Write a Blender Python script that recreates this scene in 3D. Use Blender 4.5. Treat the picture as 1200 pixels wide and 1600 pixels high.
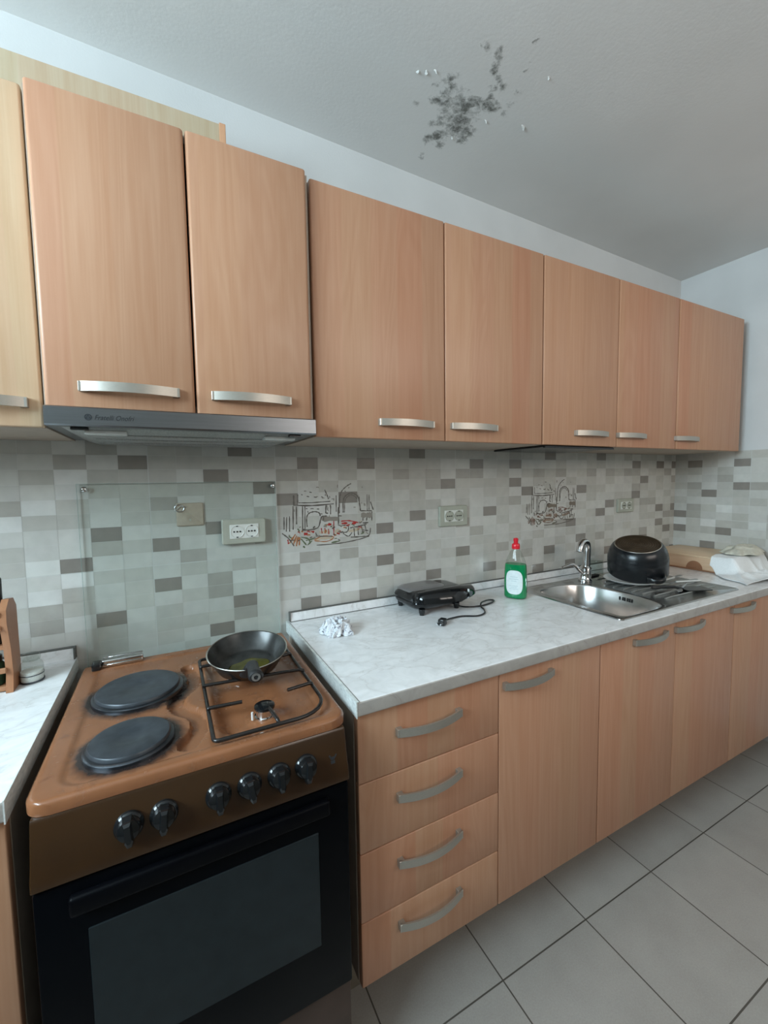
import bpy, bmesh, math, random
from mathutils import Vector, Matrix
random.seed(7)
for o in list(bpy.data.objects): bpy.data.objects.remove(o)
SC = bpy.context.scene
COL = SC.collection
PI = math.pi

# ------------------------------------------------------------------ camera, world, light, exposure
cam = bpy.data.cameras.new('camera'); camo = bpy.data.objects.new('camera', cam); COL.objects.link(camo)
YAW, PITCH, ROLL = 0.4797, -0.0717, -0.0151
CF = Vector((math.sin(YAW)*math.cos(PITCH), math.cos(YAW)*math.cos(PITCH), math.sin(PITCH)))
CR = Vector((math.cos(YAW), -math.sin(YAW), 0)); CU = CR.cross(CF)
CR2 = CR*math.cos(ROLL)+CU*math.sin(ROLL); CU2 = CU*math.cos(ROLL)-CR*math.sin(ROLL)
camo.matrix_world = Matrix(((CR2.x, CU2.x, -CF.x, -0.3316), (CR2.y, CU2.y, -CF.y, -1.3853), (CR2.z, CU2.z, -CF.z, 1.3261), (0, 0, 0, 1)))
cam.sensor_fit = 'VERTICAL'; cam.sensor_height = 36; cam.lens = 659.17/1600*36
cam.shift_x = (600-604.29)/1600; cam.shift_y = (796.4-800)/1600
cam.clip_start = 0.02
SC.camera = camo
SC.view_settings.view_transform = 'Standard'
try: SC.view_settings.look = 'None'
except Exception: pass
SC.view_settings.gamma = 1; SC.view_settings.use_curve_mapping = False
SC.view_settings.exposure = 0.08

w = bpy.data.worlds.new('world'); SC.world = w; w.use_nodes = True
bg = w.node_tree.nodes['Background']; bg.inputs[0].default_value = (0.62, 0.78, 1, 1); bg.inputs[1].default_value = 1.2

def area(name, loc, rot, sx, sy, power, col):
    l = bpy.data.lights.new(name, 'AREA'); l.shape = 'RECTANGLE'; l.size = sx; l.size_y = sy; l.energy = power; l.color = col
    o = bpy.data.objects.new(name, l); o.location = loc; o.rotation_euler = rot; COL.objects.link(o); return o
# daylight arriving through the window in the left wall; warm fill light added behind the camera, right
area('window_daylight', (-1.98, -1.10, 1.95), (0, -PI/2, 0), 0.8, 1.3, 93, (0.68, 0.89, 1.0))
area('warm_front_fill', (1.25, -2.72, 1.96), (PI/2, 0, 0), 1.4, 0.7, 17, (1.0, 0.86, 0.73))

# ------------------------------------------------------------------ materials
def s2l(c): return tuple(((x/255)/12.92 if x/255 <= .04045 else ((x/255+.055)/1.055)**2.4) for x in c)
class NT:
    def __init__(s, name):
        s.m = bpy.data.materials.new(name); s.m.use_nodes = True; s.n = s.m.node_tree.nodes; s.l = s.m.node_tree.links
        s.b = s.n['Principled BSDF']; s.out = s.n['Material Output']
    def new(s, t, **k):
        x = s.n.new(t)
        for a, v in k.items(): setattr(x, a, v)
        return x
    def link(s, a, b): s.l.new(a, b)
    def math(s, op, a, b=None, clamp=False):
        x = s.new('ShaderNodeMath', operation=op, use_clamp=clamp)
        for i, v in enumerate((a, b)):
            if v is None: continue
            if isinstance(v, (int, float)): x.inputs[i].default_value = v
            else: s.link(v, x.inputs[i])
        return x.outputs[0]
    def mixc(s, f, a, b, mode='MIX'):
        x = s.new('ShaderNodeMix', data_type='RGBA', blend_type=mode)
        for i, v in ((0, f), (6, a), (7, b)):
            if isinstance(v, (int, float)): x.inputs[i].default_value = v
            elif isinstance(v, tuple): x.inputs[i].default_value = (*v[:3], 1)
            else: s.link(v, x.inputs[i])
        return x.outputs[2]
    def noise(s, vec, scale, detail=4, rough=.5, dist=0):
        x = s.new('ShaderNodeTexNoise'); x.inputs['Scale'].default_value = scale; x.inputs['Detail'].default_value = detail
        x.inputs['Roughness'].default_value = rough; x.inputs['Distortion'].default_value = dist
        if vec is not None: s.link(vec, x.inputs['Vector'])
        return x.outputs['Fac']
    def ramp(s, f, stops, interp='LINEAR'):
        x = s.new('ShaderNodeValToRGB'); s.link(f, x.inputs[0]); x.color_ramp.interpolation = interp
        e = x.color_ramp.elements
        while len(e) < len(stops): e.new(.5)
        for i, (p, c) in enumerate(stops):
            e[i].position = p; e[i].color = (*c, 1) if isinstance(c, tuple) else (c, c, c, 1)
        return x.outputs[0]
    def obj(s): return s.new('ShaderNodeTexCoord').outputs['Object']
    def scaled(s, vec, sc):
        x = s.new('ShaderNodeVectorMath', operation='MULTIPLY'); s.link(vec, x.inputs[0]); x.inputs[1].default_value = sc; return x.outputs[0]
    def addv(s, a, b):
        x = s.new('ShaderNodeVectorMath', operation='ADD'); s.link(a, x.inputs[0])
        if isinstance(b, tuple): x.inputs[1].default_value = b
        else: s.link(b, x.inputs[1])
        return x.outputs[0]
    def bump(s, h, strength, dist=.001):
        x = s.new('ShaderNodeBump'); x.inputs['Strength'].default_value = strength; x.inputs['Distance'].default_value = dist
        s.link(h, x.inputs['Height']); s.link(x.outputs[0], s.b.inputs['Normal'])
    def set(s, rough=None, metal=None, col=None, spec=None):
        if rough is not None: s.b.inputs['Roughness'].default_value = rough
        if metal is not None: s.b.inputs['Metallic'].default_value = metal
        if col is not None: s.b.inputs['Base Color'].default_value = (*col, 1)
        if spec is not None: s.b.inputs['Specular IOR Level'].default_value = spec
        return s

def plain(name, col, rough=.5, metal=0, var=.06, nscale=30, bump=0, spec=None, stretch=None):
    t = NT(name).set(rough, metal, None, spec)
    v = t.obj()
    if stretch: v = t.scaled(v, stretch)
    n = t.noise(v, nscale)
    t.link(t.ramp(n, [(.3, tuple(c*(1-var) for c in col)), (.7, tuple(min(1, c*(1+var)) for c in col))]), t.b.inputs['Base Color'])
    if bump: t.bump(n, bump)
    return t.m

def wood(name, base, rough=.42, axis='Z', contrast=1.0):
    t = NT(name).set(rough)
    info = t.new('ShaderNodeObjectInfo')
    c = t.new('ShaderNodeCombineXYZ')
    for i, k in enumerate((7.3, 3.1, 5.7)): t.link(t.math('MULTIPLY', info.outputs['Random'], k), c.inputs[i])
    v = t.addv(t.obj(), c.outputs[0])
    if axis == 'X':
        mp = t.new('ShaderNodeMapping'); mp.inputs['Rotation'].default_value = (0, PI/2, 0); t.link(v, mp.inputs[0]); v = mp.outputs[0]
    if axis == 'Y':
        mp = t.new('ShaderNodeMapping'); mp.inputs['Rotation'].default_value = (PI/2, 0, 0); t.link(v, mp.inputs[0]); v = mp.outputs[0]
    sep = t.new('ShaderNodeSeparateXYZ'); t.link(v, sep.inputs[0])
    # printed staves
    st = t.math('FLOOR', t.math('DIVIDE', t.math('ADD', sep.outputs[0], t.math('MULTIPLY', t.noise(t.scaled(v, (2, 2, .8)), 1), .05)), .082))
    wn = t.new('ShaderNodeTexWhiteNoise', noise_dimensions='1D'); t.link(st, wn.inputs['W'])
    g = t.noise(t.scaled(v, (60, 60, 1.6)), 1, 6, .62, .4)
    f2 = t.noise(t.scaled(v, (7, 7, .55)), 1, 2, .5, 1.0)
    ring = t.math('SINE', t.math('MULTIPLY', f2, 95))
    fine = t.noise(t.scaled(v, (260, 260, 9)), 1, 2)
    a = t.math('ADD', t.math('MULTIPLY', g, .62*contrast), t.math('MULTIPLY', ring, .055*contrast))
    a = t.math('ADD', a, t.math('MULTIPLY', fine, .22*contrast))
    dk = tuple(x*y for x, y in zip(base, (.90, .83, .77))); lt = tuple(min(1, x*y) for x, y in zip(base, (1.04, 1.07, 1.10)))
    col = t.ramp(a, [(.22, dk), (.62, lt)])
    tint = t.ramp(wn.outputs['Value'], [(0, (1.0, .915, .88)), (.35, (1.0, .975, .965)), (.7, (.98, 1.0, .98)), (1, (1.02, 1.03, 1.0))])
    col = t.mixc(1.0, col, tint, 'MULTIPLY')
    t.link(col, t.b.inputs['Base Color'])
    t.bump(g, .06)
    return t.m

M = {}
M['wood'] = wood('beech_laminate', (0.505, 0.272, 0.166))
M['wood_pale'] = wood('pale_beech_laminate', (0.66, 0.455, 0.295))
M['wood_top'] = wood('beige_board', (0.50, 0.405, 0.285))
M['wood_edge'] = wood('beech_edge_band', (0.62, 0.37, 0.22))
M['wood_box'] = wood('pale_fruitwood', (0.80, 0.59, 0.40), axis='Y')
M['wood_red'] = wood('reddish_wood', (0.40, 0.19, 0.095))
M['inlay'] = plain('reddish_wood_mark', (0.36, 0.17, 0.09), .5)
M['carcass'] = plain('carcass_board', (0.42, 0.34, 0.27), .6)
M['dark_in'] = plain('dark_inside', (0.03, 0.022, 0.018), .8)

def marble(name, k=1.0, tint=(1, 1, 1)):
    t = NT(name).set(.24)
    v = t.obj()
    n1 = t.noise(t.addv(t.scaled(v, (1, 1.7, 1)), (3, 1, 0)), 5, 5, .55, 1.2)
    n2 = t.noise(t.scaled(v, (1, 1, 1)), 20, 4, .6, .8)
    r = t.math('ABSOLUTE', t.math('SUBTRACT', n1, .5))
    vein = t.ramp(r, [(0, .1), (.012, .7), (.06, 1.0)])
    a = t.ramp(n2, [(.30, tuple(k*x for x in (.74, .74, .735))), (.62, tuple(k*x for x in (.86, .86, .86)))])
    col = t.mixc(t.math('MULTIPLY', vein, 1.0), tuple(k*x for x in (.66, .645, .63)), a)
    col = t.mixc(1, col, tint, 'MULTIPLY')
    t.link(col, t.b.inputs['Base Color']); t.bump(n2, .05)
    return t.m
M['marble'] = marble('marbled_laminate')
M['nosing'] = marble('marbled_laminate_nosing', .5, (1, .93, .86))

t = NT('wall_paint').set(.85)
v = t.obj(); n = t.noise(v, 160, 3); n2 = t.noise(v, 3.5, 3)
t.link(t.ramp(n2, [(.3, (.58, .585, .58)), (.7, (.64, .645, .64))]), t.b.inputs['Base Color']); t.bump(n, .25, .0015)
M['wall'] = t.m

M['wall_dim'] = plain('bounce_cutting_wall_paint', (.22, .19, .155), .85, 0, .04, 4)  # unseen walls coloured dark to cut the light they bounce back
# ceiling: painted plaster with a mould patch and flaked paint
t = NT('ceiling_paint').set(.9)
v = t.obj(); n = t.noise(v, 120, 3); n2 = t.noise(v, 2.2, 3)
base = t.ramp(n2, [(.3, (.66, .655, .64)), (.7, (.73, .725, .71))])
MOULD = [(0.4538,-0.4725,0.0099,1),(0.4371,-0.4673,0.0066,0.8),(0.4897,-0.4805,0.0119,1.1),(0.4998,-0.4671,0.0137,1.1),(0.5047,-0.4543,0.0105,1),(0.5107,-0.4377,0.0125,1.1),(0.5344,-0.4215,0.0129,1),(0.5661,-0.4126,0.0134,1.05),(0.5485,-0.4163,0.0113,0.95),(0.5484,-0.3901,0.0116,1),(0.5583,-0.3682,0.012,0.95),(0.5844,-0.344,0.023,1.25),(0.5632,-0.3401,0.0206,1.15),(0.5422,-0.3362,0.0184,1),(0.522,-0.3374,0.0181,0.95),(0.5136,-0.3091,0.0228,1.25),(0.49,-0.3182,0.0223,1.05),(0.4982,-0.2887,0.0209,0.95),(0.4259,-0.3644,0.0147,1.1),(0.4379,-0.345,0.0171,1.05),(0.4431,-0.3257,0.0175,0.95),(0.4364,-0.3131,0.0177,0.95),(0.4227,-0.2873,0.0179,1.2),(0.4425,-0.2883,0.0181,1.05),(0.4592,-0.2972,0.0202,1.1),(0.4658,-0.2716,0.0188,0.9),(0.4927,-0.2607,0.0214,0.95),(0.5335,-0.2615,0.0331,1.15),(0.5338,-0.2348,0.0317,1.15),(0.5716,-0.2383,0.0254,1.1),(0.5763,-0.2124,0.0212,1),(0.4754,-0.2308,0.0197,0.95),(0.4569,-0.2157,0.0153,0.85),(0.4996,-0.1776,0.0211,1.25),(0.4818,-0.1595,0.0189,1.1),(0.5093,-0.1998,0.0207,0.95),(0.5267,-0.1567,0.0145,1.15),(0.3919,-0.3294,0.0112,0.85),(0.4089,-0.3427,0.0112,0.75),(0.6187,-0.416,0.0118,0.85),(0.6243,-0.3795,0.0124,0.8),(0.6271,-0.3443,0.0128,0.8),(0.3722,-0.2513,0.012,0.8),(0.5025,-0.088,0.0152,0.7),(0.5741,-0.5025,0.0044,1.1),(0.5487,-0.5439,0.0049,1.1),(0.5902,-0.4756,0.0064,1.0),(0.4676,-0.3475,0.0232,0.6),(0.554,-0.2981,0.0258,0.7)]
nz_ = t.new('ShaderNodeTexNoise'); nz_.inputs['Scale'].default_value = 42; nz_.inputs['Detail'].default_value = 5; t.link(v, nz_.inputs['Vector'])
vd = t.addv(v, t.scaled(t.addv(nz_.outputs['Color'], (-.5, -.5, -.5)), (.045, .045, 0)))
f = None
for (x, y, r, s) in MOULD:
    d = t.new('ShaderNodeVectorMath', operation='DISTANCE'); t.link(vd, d.inputs[0]); d.inputs[1].default_value = (x, y, 2.436)
    m_ = t.new('ShaderNodeMapRange'); m_.interpolation_type = 'SMOOTHSTEP'
    t.link(d.outputs['Value'], m_.inputs[0]); m_.inputs[1].default_value = 0; m_.inputs[2].default_value = r*1.9
    m_.inputs[3].default_value = s; m_.inputs[4].default_value = 0
    f = m_.outputs[0] if f is None else t.math('MAXIMUM', f, m_.outputs[0])
nn = t.noise(v, 75, 8, .75, .5)
nb = t.noise(v, 14, 3, .6, .3)
mask = t.math('SUBTRACT', t.math('ADD', f, t.math('ADD', t.math('MULTIPLY', nn, 2.6), t.math('MULTIPLY', nb, .6))), 1.98)
mask = t.math('MULTIPLY', mask, 1.15, True)
mask = t.math('MULTIPLY', mask, t.math('GREATER_THAN', f, .02))
mask = t.math('MULTIPLY', mask, .84, True)
t.link(t.mixc(mask, base, (.055, .058, .045)), t.b.inputs['Base Color'])
t.bump(t.math('ADD', n, t.math('MULTIPLY', nn, t.math('MULTIPLY', f, 1.5))), .16, .002)
M['ceiling'] = t.m
M['flake'] = plain('flaked_paint', (.78, .78, .76), .7)

# floor tiles: 33 cm, joints at measured places
G, FX, FY = .3263, .3967, -.6109
t = NT('floor_tile').set(.32)
v = t.obj(); sep = t.new('ShaderNodeSeparateXYZ'); t.link(v, sep.inputs[0])
def edge(comp, off):
    a = t.math('DIVIDE', t.math('SUBTRACT', comp, off), G)
    fr = t.math('FRACT', t.math('ADD', a, 100))
    return t.math('MULTIPLY', t.math('MINIMUM', fr, t.math('SUBTRACT', 1, fr)), G), t.math('FLOOR', a)
ex, ix = edge(sep.outputs[0], FX); ey, iy = edge(sep.outputs[1], FY)
joint = t.math('LESS_THAN', t.math('MINIMUM', ex, ey), .0019)
cb = t.new('ShaderNodeCombineXYZ'); t.link(ix, cb.inputs[0]); t.link(iy, cb.inputs[1])
wn = t.new('ShaderNodeTexWhiteNoise', noise_dimensions='2D'); t.link(cb.outputs[0], wn.inputs['Vector'])
sp = t.noise(v, 240, 3, .6); cl = t.noise(v, 7, 4, .6)
c = t.ramp(t.math('ADD', t.math('MULTIPLY', sp, .5), t.math('MULTIPLY', cl, .5)), [(.32, (.33, .305, .278)), (.68, (.41, .385, .352))])
c = t.mixc(1, c, t.ramp(wn.outputs['Value'], [(0, .94), (1, 1.03)]), 'MULTIPLY')
t.link(t.mixc(joint, c, (.085, .075, .062)), t.b.inputs['Base Color'])
t.bump(t.math('SUBTRACT', 1, joint), .5, .001)
M['floor'] = t.m

# glazed mosaic print: colour comes from the print of each field
t = NT('glazed_mosaic').set(.16)
at = t.new('ShaderNodeAttribute', attribute_name='print'); n = t.noise(t.obj(), 35, 3)
t.link(t.mixc(1, at.outputs['Color'], t.ramp(n, [(.3, .95), (.7, 1.04)]), 'MULTIPLY'), t.b.inputs['Base Color']); t.bump(t.noise(t.obj(), 18, 2), .12, .002)
M['mosaic'] = t.m
t = NT('printed_ink').set(.3)
at = t.new('ShaderNodeAttribute', attribute_name='print'); t.link(at.outputs['Color'], t.b.inputs['Base Color'])
M['ink'] = t.m
M['grout'] = plain('pale_grout', (.56, .56, .53), .8)
M['grout_print'] = plain('printed_joint', (.52, .52, .49), .3)

M['steel'] = plain('brushed_steel', (.50, .51, .52), .30, 1, .05, 14, .03, stretch=(1, 30, 30))
M['nickel'] = plain('satin_nickel', (.46, .43, .38), .42, .8, .04, 60, stretch=(1, 12, 12))
M['chrome'] = plain('chrome', (.70, .70, .70), .08, 1, .02)
M['sink'] = plain('sink_steel', (.56, .56, .55), .22, 1, .06, 40, .02)
M['alu'] = plain('scratched_aluminium', (.74, .77, .75), .45, .15, .16, 70, .3, stretch=(1, 1, 3))
M['hood'] = plain('hood_steel', (.22, .235, .25), .34, 1, .05, 12, stretch=(1, 25, 25))
M['filter'] = plain('filter_mesh', (.42, .43, .42), .45, .8, .25, 300)
M['print_dark'] = plain('dark_print', (.02, .025, .03), .5)
M['black'] = plain('black_plastic', (.012, .013, .014), .22, 0, .1)
M['oven_handle'] = plain('oven_handle_black', (.0018, .002, .003), .4, 0, .1, spec=.06)
M['blackmatt'] = plain('matt_black', (.018, .018, .019), .5, 0, .15)
M['gloss_black'] = plain('glossy_black', (.008, .009, .010), .08, 0, .1)
M['castiron'] = plain('cast_iron', (.050, .058, .068), .38, .3, .25, 50, .12)
M['ring'] = plain('plate_ring', (.09, .10, .115), .28, .9, .2, 30)
M['wire'] = plain('black_enamel_wire', (.016, .013, .012), .22, 0, .1)
M['oven_glass'] = plain('oven_frame_glass', (.0015, .002, .003), .3, 0, .05, spec=.06)
M['oven_window'] = plain('oven_window_glass', (.010, .016, .019), .10, 0, .1, spec=.25)
M['white_plastic'] = plain('white_socket', (.74, .75, .70), .3)
M['grey_plastic'] = plain('grey_frame', (.40, .41, .34), .38)
M['seal'] = plain('dark_seal', (.11, .11, .10), .6)
M['beige_plastic'] = plain('beige_cover', (.44, .37, .29), .45, 0, .08, 60)
M['hole'] = plain('socket_hole', (.01, .01, .01), .6)
M['plinth'] = plain('plinth_board', (.20, .17, .13), .6)

# brown stove enamel with burnt marks round the two plates
t = NT('brown_enamel').set(.20)
v = t.obj(); n = t.noise(v, 40, 5, .6); n3 = t.noise(v, 9, 4, .6)
base = t.ramp(n3, [(.3, (.225, .090, .040)), (.7, (.29, .118, .053))])
f = None
for (x, y, r) in ((-.409, -.290, .087), (-.412, -.507, .069)):
    d = t.new('ShaderNodeVectorMath', operation='DISTANCE'); t.link(v, d.inputs[0]); d.inputs[1].default_value = (x+.2855, y+.34, .85)
    m_ = t.new('ShaderNodeMapRange'); m_.interpolation_type = 'SMOOTHSTEP'; t.link(d.outputs['Value'], m_.inputs[0]); m_.inputs[1].default_value = r
    m_.inputs[2].default_value = r+.034; m_.inputs[3].default_value = 1; m_.inputs[4].default_value = 0
    f = m_.outputs[0] if f is None else t.math('MAXIMUM', f, m_.outputs[0])
f = t.math('MULTIPLY', t.math('SUBTRACT', t.math('ADD', f, t.math('MULTIPLY', n, .9)), .50), 1.35, True)
t.link(t.mixc(f, base, (.022, .015, .014)), t.b.inputs['Base Color'])
t.link(t.ramp(n, [(.3, .15), (.75, .33)]), t.b.inputs['Roughness'])
M['enamel'] = t.m
M['enamel_panel'] = plain('dark_brown_enamel', (.038, .0165, .0055), .24, .1, .12, 10)
M['enamel_side'] = plain('side_enamel', (.035, .022, .018), .4)
M['drawer_front'] = plain('grey_brown_enamel', (.075, .050, .040), .32, .5, .12, 20)

def thin_glass(name, tint, ior=1.45):
    t = NT(name)
    tr = t.new('ShaderNodeBsdfTransparent'); tr.inputs[0].default_value = (*tint, 1)
    gl = t.new('ShaderNodeBsdfGlossy'); gl.inputs['Roughness'].default_value = .03
    nz = t.noise(t.obj(), 4); fr = t.new('ShaderNodeFresnel'); fr.inputs[0].default_value = ior
    mx = t.new('ShaderNodeMixShader'); ge = t.new('ShaderNodeNewGeometry'); t.link(t.math('MULTIPLY', fr.outputs[0], t.math('SUBTRACT', 1, ge.outputs['Backfacing'])), mx.inputs[0]); t.link(tr.outputs[0], mx.inputs[1]); t.link(gl.outputs[0], mx.inputs[2])
    t.link(mx.outputs[0], t.out.inputs[0]); return t.m
M['glass'] = thin_glass('clear_glass_panel', (.965, .985, .98))
M['glass_edge'] = plain('glass_edge', (.30, .42, .38), .2)
M['clear'] = thin_glass('clear_plastic', (.88, .90, .88), 1.35)
t = NT('green_liquid').set(.08, 0, (.002, .36, .13)); t.b.inputs['Transmission Weight'].default_value = .25
t.b.inputs['Subsurface Weight'].default_value = .3; t.b.inputs['Subsurface Radius'].default_value = (.01, .03, .02); t.b.inputs['Subsurface Scale'].default_value = .5
n = t.noise(t.obj(), 20); t.link(t.ramp(n, [(.3, (.001, .30, .10)), (.7, (.003, .40, .15))]), t.b.inputs['Base Color'])
M['green'] = t.m
M['red'] = plain('red_plastic', (.70, .015, .03), .28)
M['label'] = plain('white_label', (.72, .80, .80), .5, 0, .05, 120)
M['label_print'] = plain('label_print', (.50, .60, .62), .5)
M['pan_in'] = plain('worn_nonstick', (.030, .030, .028), .26, .1, .5, 26)
M['pan_out'] = plain('pan_outside', (.020, .022, .020), .28, .1, .2)
M['rim'] = plain('rim_metal', (.62, .60, .55), .25, 1)
t = NT('pan_oil').set(.06); n = t.noise(t.obj(), 30, 4); t.link(t.ramp(n, [(.35, (.045, .042, .008)), (.65, (.080, .070, .012))]), t.b.inputs['Base Color']); M['oil'] = t.m
M['pot'] = plain('black_pot', (.011, .013, .015), .26, .1, .2, 50)
M['pot_base'] = plain('brown_pot_base', (.10, .070, .045), .35, .7, .35, 25)
M['white_china'] = plain('white_china', (.75, .75, .73), .15)
M['cutlery'] = plain('white_cutlery', (.66, .66, .63), .3)
M['towel'] = plain('white_towel', (.86, .88, .88), .9, 0, .05, 220, .4)
M['towel_beige'] = plain('beige_cloth', (.58, .56, .47), .9, 0, .12, 60, .4)
t = NT('printed_cloth').set(.9); v = t.obj()
n = t.noise(v, 95, 4, .6, 1.0); t.link(t.ramp(n, [(.36, (.10, .10, .13)), (.43, (.66, .68, .72)), (.6, (.78, .79, .80))]), t.b.inputs['Base Color']); M['cloth'] = t.m
M['salt'] = plain('salt', (.86, .86, .84), .8, 0, .08, 300, .4)
M['grey_top'] = plain('grey_metallic_plate', (.27, .262, .262), .34, .6, .1, 12)
M['sponge'] = plain('dark_green_sponge', (.012, .045, .018), .85, 0, .4, 140, .6)
M['lens'] = plain('lamp_lens', (.55, .57, .55), .2)

# ------------------------------------------------------------------ object helpers
OFF = {}
def thing(name, label, cat, loc, group=None, rot=None, local=False):
    o = bpy.data.objects.new(name, None); COL.objects.link(o); o.empty_display_size = .05
    o.location = loc
    if rot: o.rotation_euler = rot
    o['label'] = label; o['category'] = cat
    if group: o['group'] = group
    OFF[o] = Vector((0, 0, 0)) if local else Vector(loc)
    return o
def finish(name, bm, mat, parent=None, smooth=30, label=None, off=None):
    me = bpy.data.meshes.new(name)
    if off is None: off = OFF.get(parent, Vector((0, 0, 0)))
    bmesh.ops.translate(bm, verts=bm.verts, vec=-off)
    bmesh.ops.recalc_face_normals(bm, faces=bm.faces)
    bm.to_mesh(me); bm.free()
    if isinstance(mat, (list, tuple)):
        for m_ in mat: me.materials.append(m_)
    else: me.materials.append(mat)
    if smooth:
        for p in me.polygons: p.use_smooth = True
        me.set_sharp_from_angle(angle=math.radians(smooth))
    o = bpy.data.objects.new(name, me); COL.objects.link(o)
    if parent is not None:
        o.parent = parent; OFF[o] = off
    else: OFF[o] = Vector((0, 0, 0))
    if label: o['label'] = label
    return o
def struct(name, bm, mat, smooth=0):
    o = finish(name, bm, mat, None, smooth); o['kind'] = 'structure'; return o
def tag(o, label, cat, group=None):
    o['label'] = label; o['category'] = cat
    if group: o['group'] = group
    return o
def BM(): return bmesh.new()
def box(bm, x0, x1, y0, y1, z0, z1, bev=0, seg=2, mi=0):
    vs = [bm.verts.new(p) for p in ((x0,y0,z0),(x1,y0,z0),(x1,y1,z0),(x0,y1,z0),(x0,y0,z1),(x1,y0,z1),(x1,y1,z1),(x0,y1,z1))]
    fs = [bm.faces.new([vs[i] for i in q]) for q in ((3,2,1,0),(4,5,6,7),(0,1,5,4),(1,2,6,5),(2,3,7,6),(3,0,4,7))]
    for f_ in fs: f_.material_index = mi
    if bev:
        es = list({e for f_ in fs for e in f_.edges})
        r = bmesh.ops.bevel(bm, geom=es, offset=bev, segments=seg, affect='EDGES', profile=.5)
        for f_ in r['faces']: f_.material_index = mi
    return vs
def xform(bm, verts, mat):
    bmesh.ops.transform(bm, matrix=mat, verts=verts)
def loft(bm, rings, cap0=True, cap1=True, closed=True, mi=0):
    R = [[bm.verts.new(p) for p in r] for r in rings]
    n = len(R[0])
    for a, b in zip(R, R[1:]):
        for i in range(n if closed else n-1):
            f_ = bm.faces.new((a[i], a[(i+1) % n], b[(i+1) % n], b[i])); f_.material_index = mi
    if cap0: bm.faces.new(R[0][::-1]).material_index = mi
    if cap1: bm.faces.new(R[-1]).material_index = mi
    return [v for r in R for v in r]
def lathe(bm, prof, n=40, c=(0, 0, 0), sx=1, sy=1, cap0=True, cap1=True, mi=0):
    return loft(bm, [[(c[0]+r*sx*math.cos(2*PI*i/n), c[1]+r*sy*math.sin(2*PI*i/n), c[2]+z) for i in range(n)] for r, z in prof], cap0, cap1, True, mi)
def tube(bm, pts, r, n=10, cap=True):
    P = [Vector(p) for p in pts]; rings = []
    up = None
    for i, p in enumerate(P):
        d = (P[min(i+1, len(P)-1)]-P[max(i-1, 0)]).normalized()
        if up is None:
            up = Vector((0, 0, 1)) if abs(d.z) < .9 else Vector((1, 0, 0))
        a = d.cross(up).normalized(); up = a.cross(d).normalized()
        rr = r[i] if isinstance(r, (list, tuple)) else r
        rings.append([p+a*rr*math.cos(2*PI*k/n)+up*rr*math.sin(2*PI*k/n) for k in range(n)])
    return loft(bm, rings, cap, cap)
def smoothpath(pts, k=6, closed=False):
    P = [Vector(p) for p in pts]; out = []; n = len(P)
    for i in range(n if closed else n-1):
        if closed: a, b, c, d = P[(i-1) % n], P[i], P[(i+1) % n], P[(i+2) % n]
        else: a, b, c, d = P[max(i-1, 0)], P[i], P[i+1], P[min(i+2, n-1)]
        for j in range(k):
            t_ = j/k
            out.append(.5*((2*b)+(c-a)*t_+(2*a-5*b+4*c-d)*t_*t_+(3*b-a-3*c+d)*t_**3))
    if not closed: out.append(P[-1])
    return out
def rrect(x0, x1, y0, y1, r, z=0, k=6):
    if not isinstance(r, (tuple, list)): r = (r,)*4
    out = []
    for (cx, cy, a0, rr) in ((x1, y1, 0, r[0]), (x0, y1, 90, r[1]), (x0, y0, 180, r[2]), (x1, y0, 270, r[3])):
        sx = -1 if cx == x1 else 1; sy = -1 if cy == y1 else 1
        for j in range(k+1):
            a = math.radians(a0+90*j/k)
            out.append((cx+sx*rr+rr*math.cos(a), cy+sy*rr+rr*math.sin(a), z))
    return out
def fbm(x, y, s=0):
    from mathutils import noise
    return noise.fractal(Vector((x, y, s)), 1.0, 2.0, 4)

# ------------------------------------------------------------------ room shell
XL, XR, YF = -1.85, 2.249, -2.6
def cz(x): return 2.445-.0215*x
bm = BM(); box(bm, XL-.2, XR+.2, YF-.2, .15, -.12, 0); struct('floor', bm, M['floor'])
bm = BM()
q = [(XL-.2, YF-.2), (XR+.2, YF-.2), (XR+.2, .15), (XL-.2, .15)]
loft(bm, [[(x, y, cz(x)) for x, y in q], [(x, y, cz(x)+.12) for x, y in q]]); ceil = struct('ceiling', bm, M['ceiling'])
bm = BM(); box(bm, XL-.15, XR+.15, 0, .12, 0, 2.6); wall_back = struct('wall_back', bm, M['wall'])
bm = BM(); box(bm, XR, XR+.12, YF-.1, 0, 0, 2.6); wall_right = struct('wall_right', bm, M['wall'])
# left wall with a window opening, front wall with a high opening added for the warm fill
bm = BM()
for a in ((YF-.1, -2.2, 0, 2.6), (-.45, 0, 0, 2.6), (-2.2, -1.8, 0, 2.6), (-1.8, -.45, 0, 1.55), (-1.8, -.45, 2.35, 2.6)): box(bm, XL-.12, XL, a[0], a[1], a[2], a[3])
struct('wall_left', bm, M['wall_dim'])
bm = BM()
for a in ((XL, .5, 0, 2.6), (2.0, XR, 0, 2.6), (.5, 2.0, 2.3, 2.6), (.5, 2.0, 0, 1.6)): box(bm, a[0], a[1], YF-.12, YF, a[2], a[3])
struct('wall_front', bm, M['wall_dim'])
bm = BM()
for a in ((-1.8, -1.75, 1.55, 2.35), (-.50, -.45, 1.55, 2.35), (-1.15, -1.11, 1.55, 2.35), (-1.8, -.45, 1.55, 1.60), (-1.8, -.45, 2.30, 2.35)): box(bm, XL-.09, XL-.03, *a)
struct('window_1', bm, M['white_china'])
bm = BM()
for a in ((.5, .56, 1.6, 2.3), (1.94, 2.0, 1.6, 2.3), (1.22, 1.28, 1.6, 2.3), (.5, 2.0, 1.6, 1.66), (.5, 2.0, 2.24, 2.3)): box(bm, a[0], a[1], YF-.09, YF-.03, a[2], a[3])
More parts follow.
